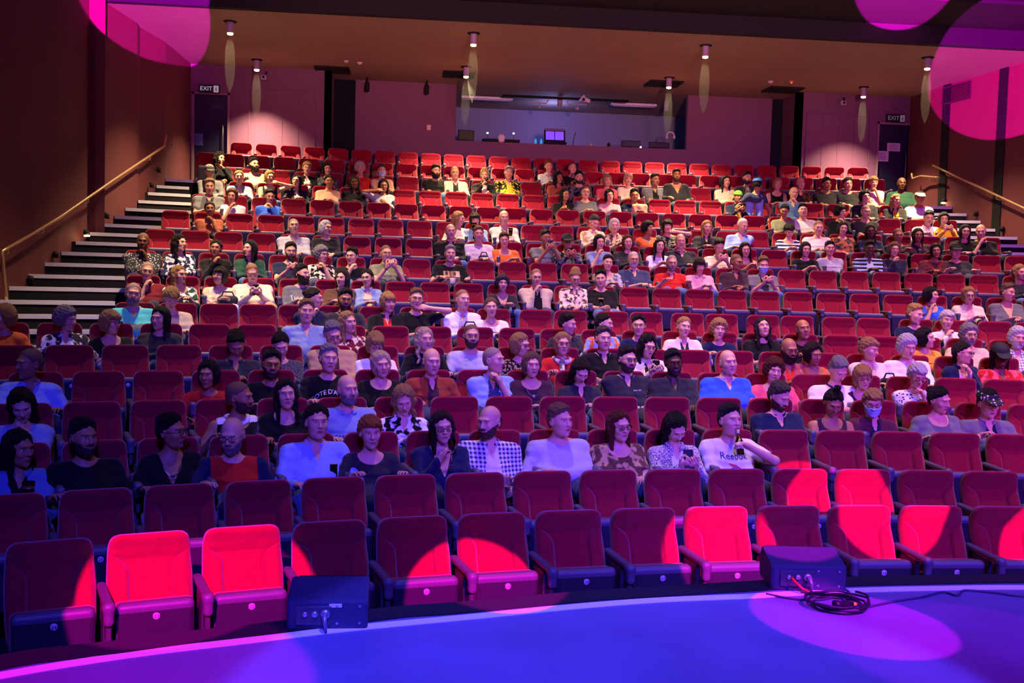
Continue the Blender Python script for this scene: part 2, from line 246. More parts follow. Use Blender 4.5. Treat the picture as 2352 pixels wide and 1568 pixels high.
PEOPLE = """
3|45|1030|F|35|5|long|db|m|J-:dn:bk|lap|1||woman in blue denim jacket|with long brown hair and a glass in her lap
3|192|1005|M|25|0|short|bk|m|L-:bk|side|1.1|b|bearded man in plain black jumper|with dark eyes glancing sideways
3|394|991|F|50|0|short|bk|m|V-:bk|side|1.05|gn|woman in black v-neck top|with short black hair, glasses and a pendant
3|533|1000|M|-25|12|bald|gr|l|R-:rd:nv|side|1.05|gb|bald man in red top with navy sleeves|with white beard and glasses
3|728|969|M|5|0|curlshort|db|l|S-:lb|side|1.15||man in pale blue button-up shirt|with a phone in his chest pocket
3|851|993|F|0|5|pixie|gi|l|Ls:ch|side|.9||woman with short ginger hair|wearing a dark scoop-neck top
3|1016|981|F|0|5|long|db|l|V-:nv|drinkL|1.1|g|woman drinking from a stemmed glass|with long dark hair and a navy blouse
3|1123|969|M|-45|5|bald|db|l|Jc:nw:wh|beerR|1.05|b|bald man in blue and white checked shirt|holding a red plastic beer cup
3|1287|966|M|25|0|short|lb2|l|L-:lg|side|1.3||stout man in pale grey sweatshirt|with thin sandy hair
3|1423|978|F|12|5|longs|au|l|Wf:br:tn|lap|1.2|gn|auburn-haired woman with glasses|wearing a mottled brown top
3|1552|982|F|12|40|long|bk|l|Jm:bu:wh|phone|.95||woman in tweed blazer over white top|long black hair, looking down
3|1677|965|M|15|-3|short|bk|l|T-:wh|bottleR|1.05|w|man in white logo t-shirt|drinking from a brown bottle
4|50|930|F|0|30|longs|db|l|L-:dnl|chinR|1||brown-haired woman in grey-blue sweater|with a hand over her mouth
4|551|912|M|60|5|buzz|db|m|Nh:bk:wh|side|1.1|b|man in black vest with white hood|tattooed bare arms, head turned sideways
4|657|905|F|0|0|long|bk|l|W-:bk|lap|.95||woman with very long straight black hair|wearing a black top
4|799|895|M|15|0|bald|gr|l|O-:dnl|side|1.1|b|bald man in grey-blue hoodie|with printed chest lettering
4|927|918|F|-5|28|wavy|ly|l|Sf:wh:bk|lap|1||woman in black and white floral blouse|with wavy blonde hair, looking down
4|1790|910|M|30|25|short|gd|l|P-:nv|lap|1.2|b|bearded man in navy polo|looking down at his lap
4|1914|925|F|-5|30|topknot|bk|m|N-:bu|lap|1.05||woman in dark sleeveless top|with a topknot, head bowed
4|2005|925|F|-15|15|pixie|ly|l|Jm:mr:nv|lap|.95|gm|blonde person in blue face mask|with glasses and a wine-coloured jacket
4|2158|918|F|30|15|bun|bk|l|W-:gy|side|1.25||woman in grey tee with ruffled sleeves|dark hair pinned up
4|2270|927|M|5|10|dotcap|bk|l|K-:gy:nv|side|1.15||person in polka-dot flat cap|grey cardigan over a navy tee
5|66|835|M|-60|5|buzz|db|m|P-:lb|side|1.1||man in sky blue polo shirt|cropped hair, looking along the row
5|478|860|F|-25|5|bob|bk|m|L-:rd|pointL|1||dark-haired woman in bright red jacket|pointing with clasped hands
5|624|838|M|0|0|short|bk|m|L-:bk|side|1.05|gb|bearded man in black sweatshirt with gold crown|
5|755|824|M|5|0|short|gr|l|T-:bk|side|1||man in black t-shirt with arched white lettering|short grey hair
5|876|837|F|5|5|bob|pb|l|Ws:bk|lap|1.15||smiling woman in black tee|with straight platinum bob
5|992|830|M|5|5|bald|gr|l|J-:ru:bu|side|1||bald older man in rust cardigan|over a dark jumper
5|1135|827|M|45|0|buzz|gr|l|K-:lb:nb|chinR|1.05||man in open light blue shirt|navy tee, knuckles against his chin
5|1222|838|F|0|3|bob|lb2|l|Ws:bu|lap|1|n|blonde woman in aubergine ribbed top|wearing a black cord pendant
5|1334|852|F|5|38|long|db|l|J-:ch:bu|lap|.95||woman with face hidden by long brown hair|dark blazer, head bowed
5|1441|826|M|15|3|short|db|l|P-:ch|cross|1.1|gbw|bearded man in black polo with folded arms|glasses and wristwatch
5|1547|833|M|0|5|short|bk|d|S-:ch|lap|1.1|gb|dark bearded man in charcoal button-up shirt|with glasses
5|1673|832|M|5|0|bald|gr|l|P-:bl|side|1.25||bald heavyset man in cornflower blue shirt|
5|1778|851|F|-5|5|curly|au|l|Ls:co|side|1.2||woman in coral pink top|with short curly auburn hair
5|1925|850|M|15|35|short|gr|l|P-:wh|lap|1.15||grey-haired person in white polo with navy trim|bending over
5|1982|866|F|-5|10|bobf|ly|l|Wf:bu:nv|lap|1|g|blonde bobbed woman with glasses|in a dark floral blouse
5|2107|863|F|0|22|pixie|wh|l|Td:wh:gn2|chinR|1.1|g|white-haired woman in white top with dark dots|
6|542|790|M|0|38|short|bk|m|J-:ch:dg|lap|1.05||black-haired man in dark bomber jacket|bowed over his lap
6|645|792|F|0|28|bun|bk|l|Lm:gy|lap|1||dark-haired person in grey marl sweater|looking down
6|764|768|M|10|20|short|gr|l|J-:tn:bu|lap|1.1|g|man in tan jacket|grey hair and glasses, looking down
6|862|790|F|5|22|bobf|ly|l|L-:wh|lap|.9|g|woman with blonde fringe in white top|round glasses
6|976|779|F|10|0|wavy|pb|l|J-:bk:bu|side|.9||woman with long pale blonde hair over one shoulder|black cardigan
6|1083|772|M|0|0|buzz|db|l|T-:lg|side|1.1|gb|man in light grey henley|black glasses and goatee
6|1196|792|F|40|8|bob|ly|l|Ll:tn:bk|side|1.05|g|woman in leopard print blouse|short blonde hair and glasses
6|1292|790|F|0|0|bob|ly|l|J-:rd:mr|side|1|gs|older woman in red cardigan|with glasses and a pale patterned scarf
6|1386|778|M|5|0|short|gd|l|P-:bk|cross|1.1||dark-haired man in black polo|with arms folded and stern face
6|1488|795|F|10|12|curlylong|bk|l|J-:cr:bk|phone|1|g|woman with dark curls holding up a phone|cream cardigan
6|1813|803|M|10|10|bald|db|m|Km:gy:rd|lap|1.1|gB|bald man with greying goatee|glasses and a grey shirt
6|1868|812|F|20|15|bob|db|m|N-:or|lap|1||dark-bobbed woman in orange and black top|
6|1997|802|F|40|10|pixie|ly|l|J-:cr:bg|lap|1.1||short-haired blonde woman in cream coat|sunglasses on her head
6|2084|796|M|10|15|shaggy|wh|l|J-:wh:lb|lap|1.15||white-haired man in pale jacket|with a dark bag in his lap
6|2212|810|F|50|5|pony|db|l|J-:nv:pk|chinR|1|g|woman with brown ponytail in navy top|glasses, facing sideways
6|2298|816|M|0|20|capl|bk|d|Sf:rd:co|lap|1.05||person in black cap and red patterned shirt|
7|8|727|F|-60|10|bob|ly|l|L-:or|side|1||blonde woman in burnt orange top|at the end of the row
7|153|733|F|45|8|curly|gr|l|Jf:ch:wh|side|1.1||grey curly-haired woman in dark cardigan|over a floral blouse
7|255|740|F|45|5|bobf|ly|l|W-:bk|lap|1.05|g|smiling blonde woman in short black shirt|glasses, turned to her neighbour
7|367|731|F|-35|5|long|bk|l|L-:ch|lap|1.05||laughing woman with long dark hair|in a charcoal jumper
7|704|715|M|0|0|short|lb2|l|S-:dnl|side|1.15||sandy-haired man in grey-blue shirt|smiling
7|800|740|F|25|0|longs|ly|l|Lf:mr:cr|side|1||woman in maroon fringed poncho top|long straight blonde hair
7|1304|743|F|55|10|short|db|l|L-:ch|side|1||person with short brown hair in dark shirt|turned away sideways
7|1388|743|F|55|5|pony|bk|l|Lf:lb:or|side|1||woman in multicoloured tartan blouse|with dark ponytail
7|1467|748|F|-15|0|short|bk|l|L-:nv|side|.95|g|woman with short black hair and glasses|navy top
7|1571|751|F|5|0|tied|ly|l|J-:cr:nv|side|1.05||young woman in cream woollen coat|hair tied back
7|1651|757|F|-5|0|curly|ly|l|T-:nv|side|.95||woman with curly sandy hair|in a dark navy tee
7|1752|752|F|0|-15|longs|db|l|T-:bk|lap|1.1||long-haired woman in black tee looking upward|
7|1845|757|M|0|-8|bald|db|m|T-:bk|side|1.1||shaven-headed man in black t-shirt with white lettering|
7|2126|776|F|50|0|bob|bk|l|L-:oy|side|1.05||woman in mustard orange sweater|with dark bob
7|2226|768|M|5|5|shaggy|gr|l|L-:bg|side|1.1|gb|grey-haired person in oatmeal sweater|with dark glasses
7|2338|776|M|0|5|shaggy|wh|l|Sc:wh:gy|side|1.1|b|white-haired person in pale checked shirt|
8|306|675|M|0|3|buzz|gr|l|Ps:tq:gy|side|1.2|gb|man in turquoise polo with grey chest band|glasses and moustache
8|393|685|F|5|35|pixie|ly|l|L-:bg|lap|1||person in beige jumper looking down|short tousled fair hair
8|722|685|F|65|5|bun|db|l|L-:nv|chinL|1||dark-haired woman in navy cardigan|in profile, hand near her face
8|793|688|M|0|5|short|bk|m|S-:ch|side|1.15|gb|man with black glasses and goatee|charcoal shirt
8|892|694|F|15|5|bobf|ly|l|J-:bk:rd|lap|1.05||woman in black shirt over red top|blonde fringe
8|956|687|M|0|0|short|lb2|l|T-:bk|upR|1|g|man in black tee adjusting his glasses|elbow raised
8|1063|688|M|15|0|buzz|lb2|l|J-:wh:lg|lap|.95||close-cropped man in open white shirt|dark bag on his lap
8|1128|706|F|-5|0|tied|lb2|l|Ls:wh|lap|.95||reclining blonde woman in white top|with an orange scarf across her
8|2102|722|M|35|10|short|ly|l|L-:nv|side|1.1||fair-haired person in navy sweater|turned sideways
8|2175|735|F|0|5|pixie|wh|l|J-:wh:bg|chinL|1||white-haired woman in pale jacket|fingers on her lips
9|338|623|M|0|5|buzz|gr|l|P-:mr|chinL|1.1|g|grey-haired man in wine red shirt|cheek propped on one hand
9|412|631|F|35|0|longs|ly|l|Wf:dg:wh|lap|1.1|g|woman in green and white leaf print dress|straight blonde hair
9|504|633|F|-30|-5|bobf|db|l|Tf:bg:cr|lap|1|gW|brown-bobbed woman in pale blouse|white trousers, dark jacket on her lap
9|579|626|M|0|22|buzz|lb2|l|S-:cr|phone|1.3|gC|heavy man in cream shirt reading his phone|brown chinos
9|694|629|M|40|0|short|db|l|L-:gy|lap|1.1|B|bearded man in grey lettered sweatshirt|
9|786|639|F|-35|0|long|db|l|J-:br:bk|lap|1||long-haired woman in brown satin jacket|leaning towards her neighbour
9|843|638|F|-25|5|tied|db|l|J-:dnl:bg|lap|.95|g|woman in light denim jacket|hair tied back, glasses
9|1154|651|F|0|0|curly|gd|l|V-:ch|lap|1||smiling woman in dark wrap top|with grey-brown bob
9|1232|637|M|0|5|buzz|lb2|l|J-:bg:bk|chinL|1.1|g|man in beige fleece jacket|finger on his lips
9|1321|638|F|0|25|updo|ly|l|Sf:cr:br|lap|1|g|woman with blonde updo and patterned cream blouse|
9|1380|640|M|-15|5|short|bk|l|T-:bk|beerR|1.2||dark-haired man in black tee holding a drink|
9|2139|678|F|45|3|bob|bk|l|W-:bl|chinL|1||dark-haired woman in bright blue top|hand to her mouth
9|2225|678|F|0|8|bob|ly|l|J-:cr:pk|lap|1.05|g|blonde woman in cream cardigan with dark glasses|
9|2315|672|M|35|5|short|lb2|l|V-:gy|lap|1.15||person in slate v-neck jumper|hands on the lap
10|328|555|M|-5|3|buzz|bk|d|Pd:ch:lg|chinR|1.25||dark-skinned man in speckled charcoal shirt|hand on his chin
10|413|558|F|40|0|curlylong|db|l|Lf:nv:wh|lap|1||curly-haired woman in navy zigzag cardigan|
10|496|570|F|-15|0|bun|bk|m|L-:bk|chinL|1||woman in black with hair scraped back|fist at her mouth
10|573|571|F|-45|0|long|bk|l|J-:dg:bk|lap|1||woman in bottle green jacket|with long black hair
10|668|577|M|0|5|short|db|l|T-:nv|phone|1.1|gb|grey-bearded man in navy tee|glasses
10|739|584|F|30|5|curly|gr|l|Tf:bk:cr|chinR|1.1|g|curly grey-haired woman in black spotted blouse|
10|808|588|M|-30|5|short|bk|l|T-:bk|chinL|1|g|dark-haired man rubbing his nose|black tee
10|887|582|M|5|3|buzz|db|l|P-:ol|phone2|1|gw|man in olive polo photographing with a phone|
10|1034|583|M|0|0|short|gr|l|T-:bk|side|1.15||man in black t-shirt with large portrait print|
10|1396|604|F|0|0|short|db|l|Wf:lg:gy|lap|1.05||short-haired woman in pale grey marbled top|
10|1455|596|M|0|5|buzz|wh|l|P-:nb|lap|1.1|gb|bald man with white beard in slate polo|
10|1543|604|M|0|5|buzz|gr|l|P-:rd|side|1.05|gb|man in scarlet polo shirt|grey beard and glasses
10|1607|610|F|5|15|bobf|db|l|O-:pk|lap|1.1||woman in pale pink hooded top|brown hair
10|1692|602|M|30|8|buzz|bk|m|S-:bu|lap|1.1|g|dark-haired man in black patterned shirt|glasses, half turned
10|1753|608|M|0|12|short|lb2|l|K-:gy:nv|phone|1|m|young man wearing a face mask|grey shirt open over a navy one
10|2343|625|F|20|5|longs|ly|l|L-:ch|lap|1||woman with long strawberry blonde hair|at the far end
11|675|520|M|0|-8|buzz|gr|l|S-:lg|lap|1.15|g|grey-haired man in pale chambray shirt|gazing up
11|749|524|F|30|0|bob|wh|l|Lm:ch|lap|1.1|g|silver-bobbed woman in dark speckled jumper|
11|1035|532|M|0|0|bald|db|l|J-:bk:lg|lap|1.1||balding man in black suit jacket|grey shirt beneath
11|1099|538|M|0|0|short|lb2|l|T-:pw|lap|1.1||man in off-white shirt with dark cap on lap|
11|1158|552|F|-5|5|short|au|l|W-:or|lap|1.2||auburn-haired woman in orange wrap top|
11|1253|546|M|15|5|short|bk|m|T-:gy|phone2|1||man in grey tee holding a phone to his face|
11|1303|556|M|0|5|cap|bk|m|Lf:gy:bk|phone|1|g|man in dark cap and camouflage shirt|
11|1377|556|F|10|5|bob|bk|l|T-:dnl|chinL|1||smiling dark-haired woman in steel blue tee|
11|1442|556|F|0|5|longs|au|l|L-:ch|lap|1.15||laughing woman with long reddish hair|black top
11|1515|565|F|5|0|long|bk|l|T-:wh|lap|.9||dark long-haired woman in short white top|
11|1563|554|M|0|5|bald|gr|l|J-:ch:ch|lap|1.15||balding man in dark green waxed jacket|
11|1652|566|M|0|25|short|db|l|P-:cr|phone|1||young man in ivory polo looking at his phone|
11|1712|573|F|0|10|long|db|l|N-:mr|lap|.95||young woman with long brown hair and bare shoulders|
11|1850|573|F|5|5|bob|db|l|T-:bk|lap|1||brown-bobbed woman in black tee with hands folded|
11|1906|571|F|0|0|short|bk|l|L-:lg|cross|1.05||person in pale lilac jumper with folded arms|
11|1997|571|M|0|5|short|bk|d|Js:bk:ls|lap|1.05||dark figure in black coat over pale striped tee|
11|2054|573|F|0|5|bob|lb2|l|Lf:nv:bu|chinL|1||person in dark mottled top, hair falling forward|
11|2150|576|F|-10|5|bob|bk|m|Lf:mr:bu|lap|1.05||dark-haired person in maroon patterned top|
11|2195|577|M|0|5|cap|bk|l|T-:ch|side|1.15||person in dark cap and tee with pale emblem|
12|482|480|F|0|0|bun|db|m|W-:rb|chinR|1||woman in terracotta tee|cheek resting on her hand
12|1054|502|F|60|10|longs|ly|l|L-:cr|lap|1||woman in cream with long fair hair hiding her face|
12|1091|505|F|0|5|bobf|db|l|J-:dnl:bk|drinkR|1||dark-fringed woman with a drink|light denim jacket
12|1158|500|M|0|5|bald|lb2|l|J-:cr:gy|lap|1.05||bald man in cream zip jacket with a beer|
12|1364|510|F|25|30|short|gd|l|Sf:cr:tn|lap|1.1||person in patterned cream shirt bending forward|
12|1411|518|F|-5|8|bob|wh|l|Sf:bg:br|lap|1||ash-blonde woman in beige floral blouse|
12|1489|524|F|35|0|curly|bk|m|W-:or|pointR|1||dark curly-haired woman in tangerine top|
12|1533|519|F|0|5|bobf|bk|l|Lf:ol:bk|upR|1||dark-haired woman with raised arms|olive camouflage top
12|1624|522|F|0|5|long|ly|l|J-:ch:bk|lap|1||woman with long golden hair and charcoal jacket|
12|1706|518|M|25|20|buzz|wh|l|S-:lb|lap|1.1||fair man in light blue shirt leaning sideways|
12|1813|530|F|10|35|pixie|bk|l|Ws:wh:nv|lap|1||woman in navy and white striped top|head bowed
12|1880|523|M|0|8|buzz|lb2|l|T-:pw|lap|1.1||sandy-haired man in white tee with folded hands|
12|1936|525|F|0|5|bob|db|l|Tf:rb:ch|cross|1.1||woman in rust patterned tee with folded arms|
12|1999|531|F|0|5|long|db|d|L-:nv|lap|1||shadowed long-haired person in midnight blue|
12|2063|541|M|0|5|buzz|db|m|L-:ch|lap|1|g|shadowed bespectacled person in black sweater|
12|2107|540|F|0|5|long|bk|m|L-:bu|lap|1||shadowed woman with black hair and plum top|
12|2217|532|F|0|5|long|bk|l|L-:bk|lap|.95|g|woman with long black hair and glasses in black|
12|2253|532|M|-15|10|bald|gr|l|T-:bk|chinL|1.2||bald man in black tee at the row end|hand at chin
13|482|428|M|-5|10|short|lb2|l|K-:gy:nv|lap|1.15||man in grey-green overshirt and navy tee|
13|533|449|F|-15|12|bob|au|l|T-:wh|chinL|1||auburn-haired woman in white blouse|hand covering her mouth
13|619|451|F|10|12|short|bk|l|L-:bl|chinR|1||person in royal blue jumper|short dark hair
13|1802|484|F|-15|20|bun|bk|m|L-:ol|lap|1||dark-haired woman in khaki long-sleeved top|
13|1844|484|M|-5|-5|short|bk|l|T-:pw|lap|1.1||dark-haired man in white tee leaning aside|
13|1931|487|F|35|5|curly|db|l|L-:bk|chinR|1.1||curly-haired person in black shown in profile|
13|1989|487|M|10|5|buzz|gr|l|T-:ch|cross|1.1|g|man in grey camouflage tee with crossed arms|glasses
13|2133|500|M|0|15|short|db|l|J-:wh:lb|lap|1||person in bright white hooded jacket|
13|2168|503|F|-5|10|bob|db|l|L-:oy|phone|1||person in mustard jacket using a phone|
14|482|394|M|5|12|cap|gr|l|L-:gy|lap|.85||child in grey knitted cap|
14|549|407|F|0|0|tied|ly|l|J-:dnl:wh|lap|1||fair-haired woman in pale denim jacket|hair tied up
14|620|407|F|10|5|bob|ly|l|N-:bk|upR|1||blonde woman in black vest with raised hand|
14|681|416|F|-20|0|long|bk|l|J-:ch:lg|lap|1||dark long-haired woman with pale scarf|dark coat
14|756|417|F|0|0|bun|bk|m|L-:pe|lap|1.15||woman in peach long-sleeved top|dark hair tied up
14|814|420|F|-5|0|long|bk|d|L-:bk|lap|1.05||long-haired woman all in black|
14|881|426|F|0|10|longs|bk|m|L-:lg|upL|1.1||woman in pale lilac top with raised hand|
14|1298|447|F|20|5|long|bk|m|J-:bk:oy|lap|1||woman with long black hair and yellow sleeve|
14|1345|442|M|0|5|buzz|db|l|T-:gy|lap|1.15|g|bespectacled man in mid grey polo|
14|1400|449|F|5|5|bob|bk|l|L-:pk|lap|1||dark-haired woman in pale pink jumper|
14|1457|449|M|0|5|short|bk|m|T-:nv|lap|1.1|g|person in navy with a peach bag on the lap|
14|1695|452|M|10|5|greencap|bk|m|J-:nv:yl|phone|.85||child in bright green cap|blue and yellow jacket
14|1823|444|M|5|5|bald|db|l|S-:dn|chinR|1.1||bald man in denim shirt leaning on his elbow|
14|1987|452|M|10|0|shaggy|bk|l|J-:ch:cr|lap|1||shaggy dark-haired man in grey jacket|cream top
14|2058|460|F|15|5|longs|ly|l|J-:ch:yl|lap|1||bright blonde woman in dark top|laughing
14|2113|455|M|0|5|greycap|db|m|T-:wh|lap|1.25||man in white t-shirt and pale cap|
15|505|364|F|35|5|curlylong|db|l|L-:bk|drinkR|1||woman drinking in the doorway row|curly hair piled up
15|584|378|M|20|0|short|bk|l|S-:bg|side|1.15|B|black-bearded man in beige shirt|
15|705|386|F|0|5|pixie|ly|l|J-:bk:wh|lap|1|g|short-haired blonde woman in black coat|white blouse
15|751|388|F|10|5|bob|db|l|Lf:gy:ch|chinL|1||dark-haired woman in grey checked shawl|
15|827|386|F|0|5|curly|wh|l|L-:rd|chinL|1||white-haired woman in bright red jumper|
15|877|392|F|0|5|short|gd|l|L-:pe|lap|1|m|person in white face mask and peach top|
15|1001|393|M|15|5|short|bk|l|L-:bk|cross|1.1|B|black-bearded man with crossed arms|black jacket
15|1045|397|M|0|5|buzz|ly|l|J-:cr:ch|lap|1|g|fair man in white open cardigan|
15|1112|403|F|-5|5|updo|ly|l|J-:bk:cr|drinkL|1||blonde woman lifting a pale cup|
15|1168|397|M|0|3|short|gr|l|Jf:bk:yl|lap|1.15||man in black and yellow sports jersey|
15|1283|408|F|20|5|curlylong|bk|m|L-:rb|lap|1.05||dark curly-haired woman in brown top|
15|1330|408|M|0|5|short|bk|l|Lf:gy:bk|lap|1.1|b|bearded man in grey camouflage hoodie|
15|1395|415|F|5|5|bob|ly|l|T-:co|lap|1||fair-haired woman in salmon top|
15|1443|412|F|0|5|pixie|pb|l|L-:cr|lap|1||pale-haired woman in cream top|
15|1505|413|M|20|5|short|bk|m|J-:gy:bk|cross|1.1||dark-haired man in grey jacket with folded arms|
15|1554|403|M|0|0|short|db|m|V-:ch|side|1.15|b|tall bearded man in open dark shirt|
15|1668|417|F|10|5|long|db|l|L-:cr|lap|1||long brown-haired woman in cream jumper|
15|1716|409|M|15|5|short|bk|l|J-:ch:gy|side|1.1|b|bearded man behind the standing figure|
15|1786|423|F|0|5|bob|ly|l|N-:bk|lap|1||blonde woman in sleeveless black top|
15|1839|421|M|5|5|bald|db|l|Pf:bk:mr|lap|1.1||balding man in dark patterned shirt|
15|1899|423|M|15|5|short|bk|m|T-:ch|cross|1.15||dark-haired man in charcoal tee with crossed arms|
15|1948|423|M|5|5|short|gd|l|T-:ch|cross|1.1||man with brushed-back hair in black tee|arms crossed
15|2007|419|F|0|10|pixie|ly|l|T-:pk|chinR|1.05||person in dusty pink tee resting chin on arm|
15|2071|422|M|0|0|buzz|bk|d|L-:dg|side|1.2||dark-skinned man in forest green sweater|
16|1260|382|F|5|5|tied|lb2|l|S-:lg|lap|1||sandy-haired woman in pale chambray shirt|
16|1315|386|M|5|5|buzz|db|l|L-:bk|lap|1||person in black polo neck sitting high up|
"""
# ---------------------------------------------------------------- people
COLS = dict(bk='#0d0c0f', ch='#2b2a2e', gy='#6a696d', lg='#b3b3b8', wh='#ecebea', pw='#dcd0cc', cr='#e6d8b8', bg='#c9b795', tn='#b9966a', nv='#161d3c', nb='#39415c', bl='#2f5fd0',
    lb='#8fabe0', dn='#52719f', dnl='#8499b8', tq='#4cc3c4', gn='#3f7a4a', gn2='#20334a', dg='#1c4436', ol='#7c8061', yl='#d9c92e', oy='#d99a2e', rd='#c41f1c', ru='#8e3a22', mr='#6d1626',
    pk='#e0a3ae', co='#ee5a68', bu='#3a1d2c', br='#5b3d2e', rb='#a4563c', pe='#d9a184', nw='#28305e', ls='#a6b0da', db='#3b2a22')
COLS['or'] = '#dd6a2a'
HAIR = dict(bk='#0b0908', db='#1f120b', gd='#4a4039', gr='#8d8882', wh='#d9d4ca', lb2='#7a5c3c', ly='#b58c50', pb='#d8c08c', au='#5a2412', gi='#a5602c')
SKIN = dict(l='#d8a184', m='#a8714f', d='#5b3825')
def skinm(k): return mat('skin '+k, SKIN[k], .5, bump=.05, bscale=90, var=.06, vscale=20, spec=.4)
def hairm(k): return mat('hair '+k, HAIR[k], .42, bump=1.0, bscale=70, bdist=.022, var=.45, vscale=45, spec=.4, stretch=(3.2, 3.2, .35))
LIP = mat('lips', '#a2504c', .4); EYE = mat('eye white', '#d9d4ce', .25); IRI = mat('iris', '#1a120e', .2)
def cloth(c, pat='-', c2=None):
    c2 = c2 or 'bk'
    if pat == '-': return mat('cloth '+c, COLS[c], .85, bump=.35, bscale=28, var=.10, vscale=9, sheen=.15, spec=.2)
    return mat('cloth '+c+c2, COLS[c], .85, bump=.35, bscale=28, sheen=.1, spec=.2, kind=pat, col2=COLS[c2], var=.06)
HC = {}
def surf_y(f, x, z):
    ys = np.arange(-.16, .05, .0008, dtype=np.float32); v = f(np.full_like(ys, x), ys, np.full_like(ys, z)); i = np.argmax(v < 0); return float(ys[i])
def head_f(sex, X, Y, Z, fat=1.):
    jw = 1.06 if sex == 'M' else .94; A = np.abs(X)
    d = ell(X, Y, Z, (0, .02, .030), (.075, .094, .088))
    d = smin(d, ell(X, Y, Z, (0, -.014, -.028), (.061*jw, .075, .082)), .03)
    d = smin(d, ell(X, Y, Z, (0, -.030, -.076), (.044*jw*fat, .046, .038)), .035)
    d = smin(d, ell(A, Y, Z, (.036, -.055, -.022), (.024*fat, .026, .026)), .02)
    d = smin(d, ell(X, Y, Z, (0, -.076, .030), (.048, .017, .012)), .018)
    d = smax(d, -ell(A, Y, Z, (.030, -.101, .010), (.018, .018, .013)), .012)
    nose = cone(X, Y, Z, (0, -.084, .014), (0, -.104, -.021), .008, .0125)
    nose = smin(nose, ell(A, Y, Z, (.012, -.094, -.023), (.008, .010, .007)), .006)
    d = smin(d, nose, .012)
    d = smin(d, ell(X, Y, Z, (0, -.082, -.056), (.022, .012, .011)), .012)
    d = smin(d, ell(X, Y, Z, (0, -.070, -.098), (.020*jw, .018, .016)), .018)
    ear = smax(ell(A, Y, Z, (.076, .016, -.004), (.011, .020, .031)), -ell(A, Y, Z, (.088, .012, -.002), (.010, .012, .020)), .006)
    return smin(d, ear, .006)
def head_mesh(sex, fat, h):
    k = ('head', sex, round(fat, 1), h)
    if k in HC: return HC[k]
    ax, X, Y, Z = grid((-.10, -.13, -.135), (.10, .13, .135), h); V, Q = snet(head_f(sex, X, Y, Z, fat), ax, h)
    f = lambda x, y, z: head_f(sex, x, y, z, fat)
    mi = [np.zeros(len(Q), int)]; Vs = [V]; Qs = [Q]; n = len(V)
    def isl(c, r, m, kk=3):
        nonlocal n
        v, q = qs(c, r, kk); Vs.append(v); Qs.append(q+n); n += len(v); mi.append(np.full(len(q), m))
    if h < .009:
        for s in (-1, 1):
            y = surf_y(f, s*.030, .010); isl((s*.030, y+.006, .009), (.0125, .009, .0062), 2); isl((s*.030, y-.0022, .0095), (.0048, .0028, .0050), 3)
            for q in range(3):
                x = s*(.019+.011*q); yb = surf_y(f, x, .0305); isl((x, yb+.0015, .029+.003*(q == 1)), (.008, .003, .0020), 4, 2)
    yl = surf_y(f, 0, -.056); isl((0, yl+.003, -.0525), (.021, .0065, .0042), 1); isl((0, yl+.003, -.0595), (.018, .0065, .0048), 1)
    if h >= .009:
        for s in (-1, 1):
            y = surf_y(f, s*.030, .010); isl((s*.030, y+.004, .009), (.0125, .007, .0065), 3, 2); x = s*.030; isl((x, surf_y(f, x, .03)+.001, .0305), (.018, .004, .0035), 4, 2)
    HC[k] = (np.concatenate(Vs), np.concatenate(Qs), np.concatenate(mi)); return HC[k]
def lerp(x, xs, ys): return np.interp(x, xs, ys).astype(np.float32)
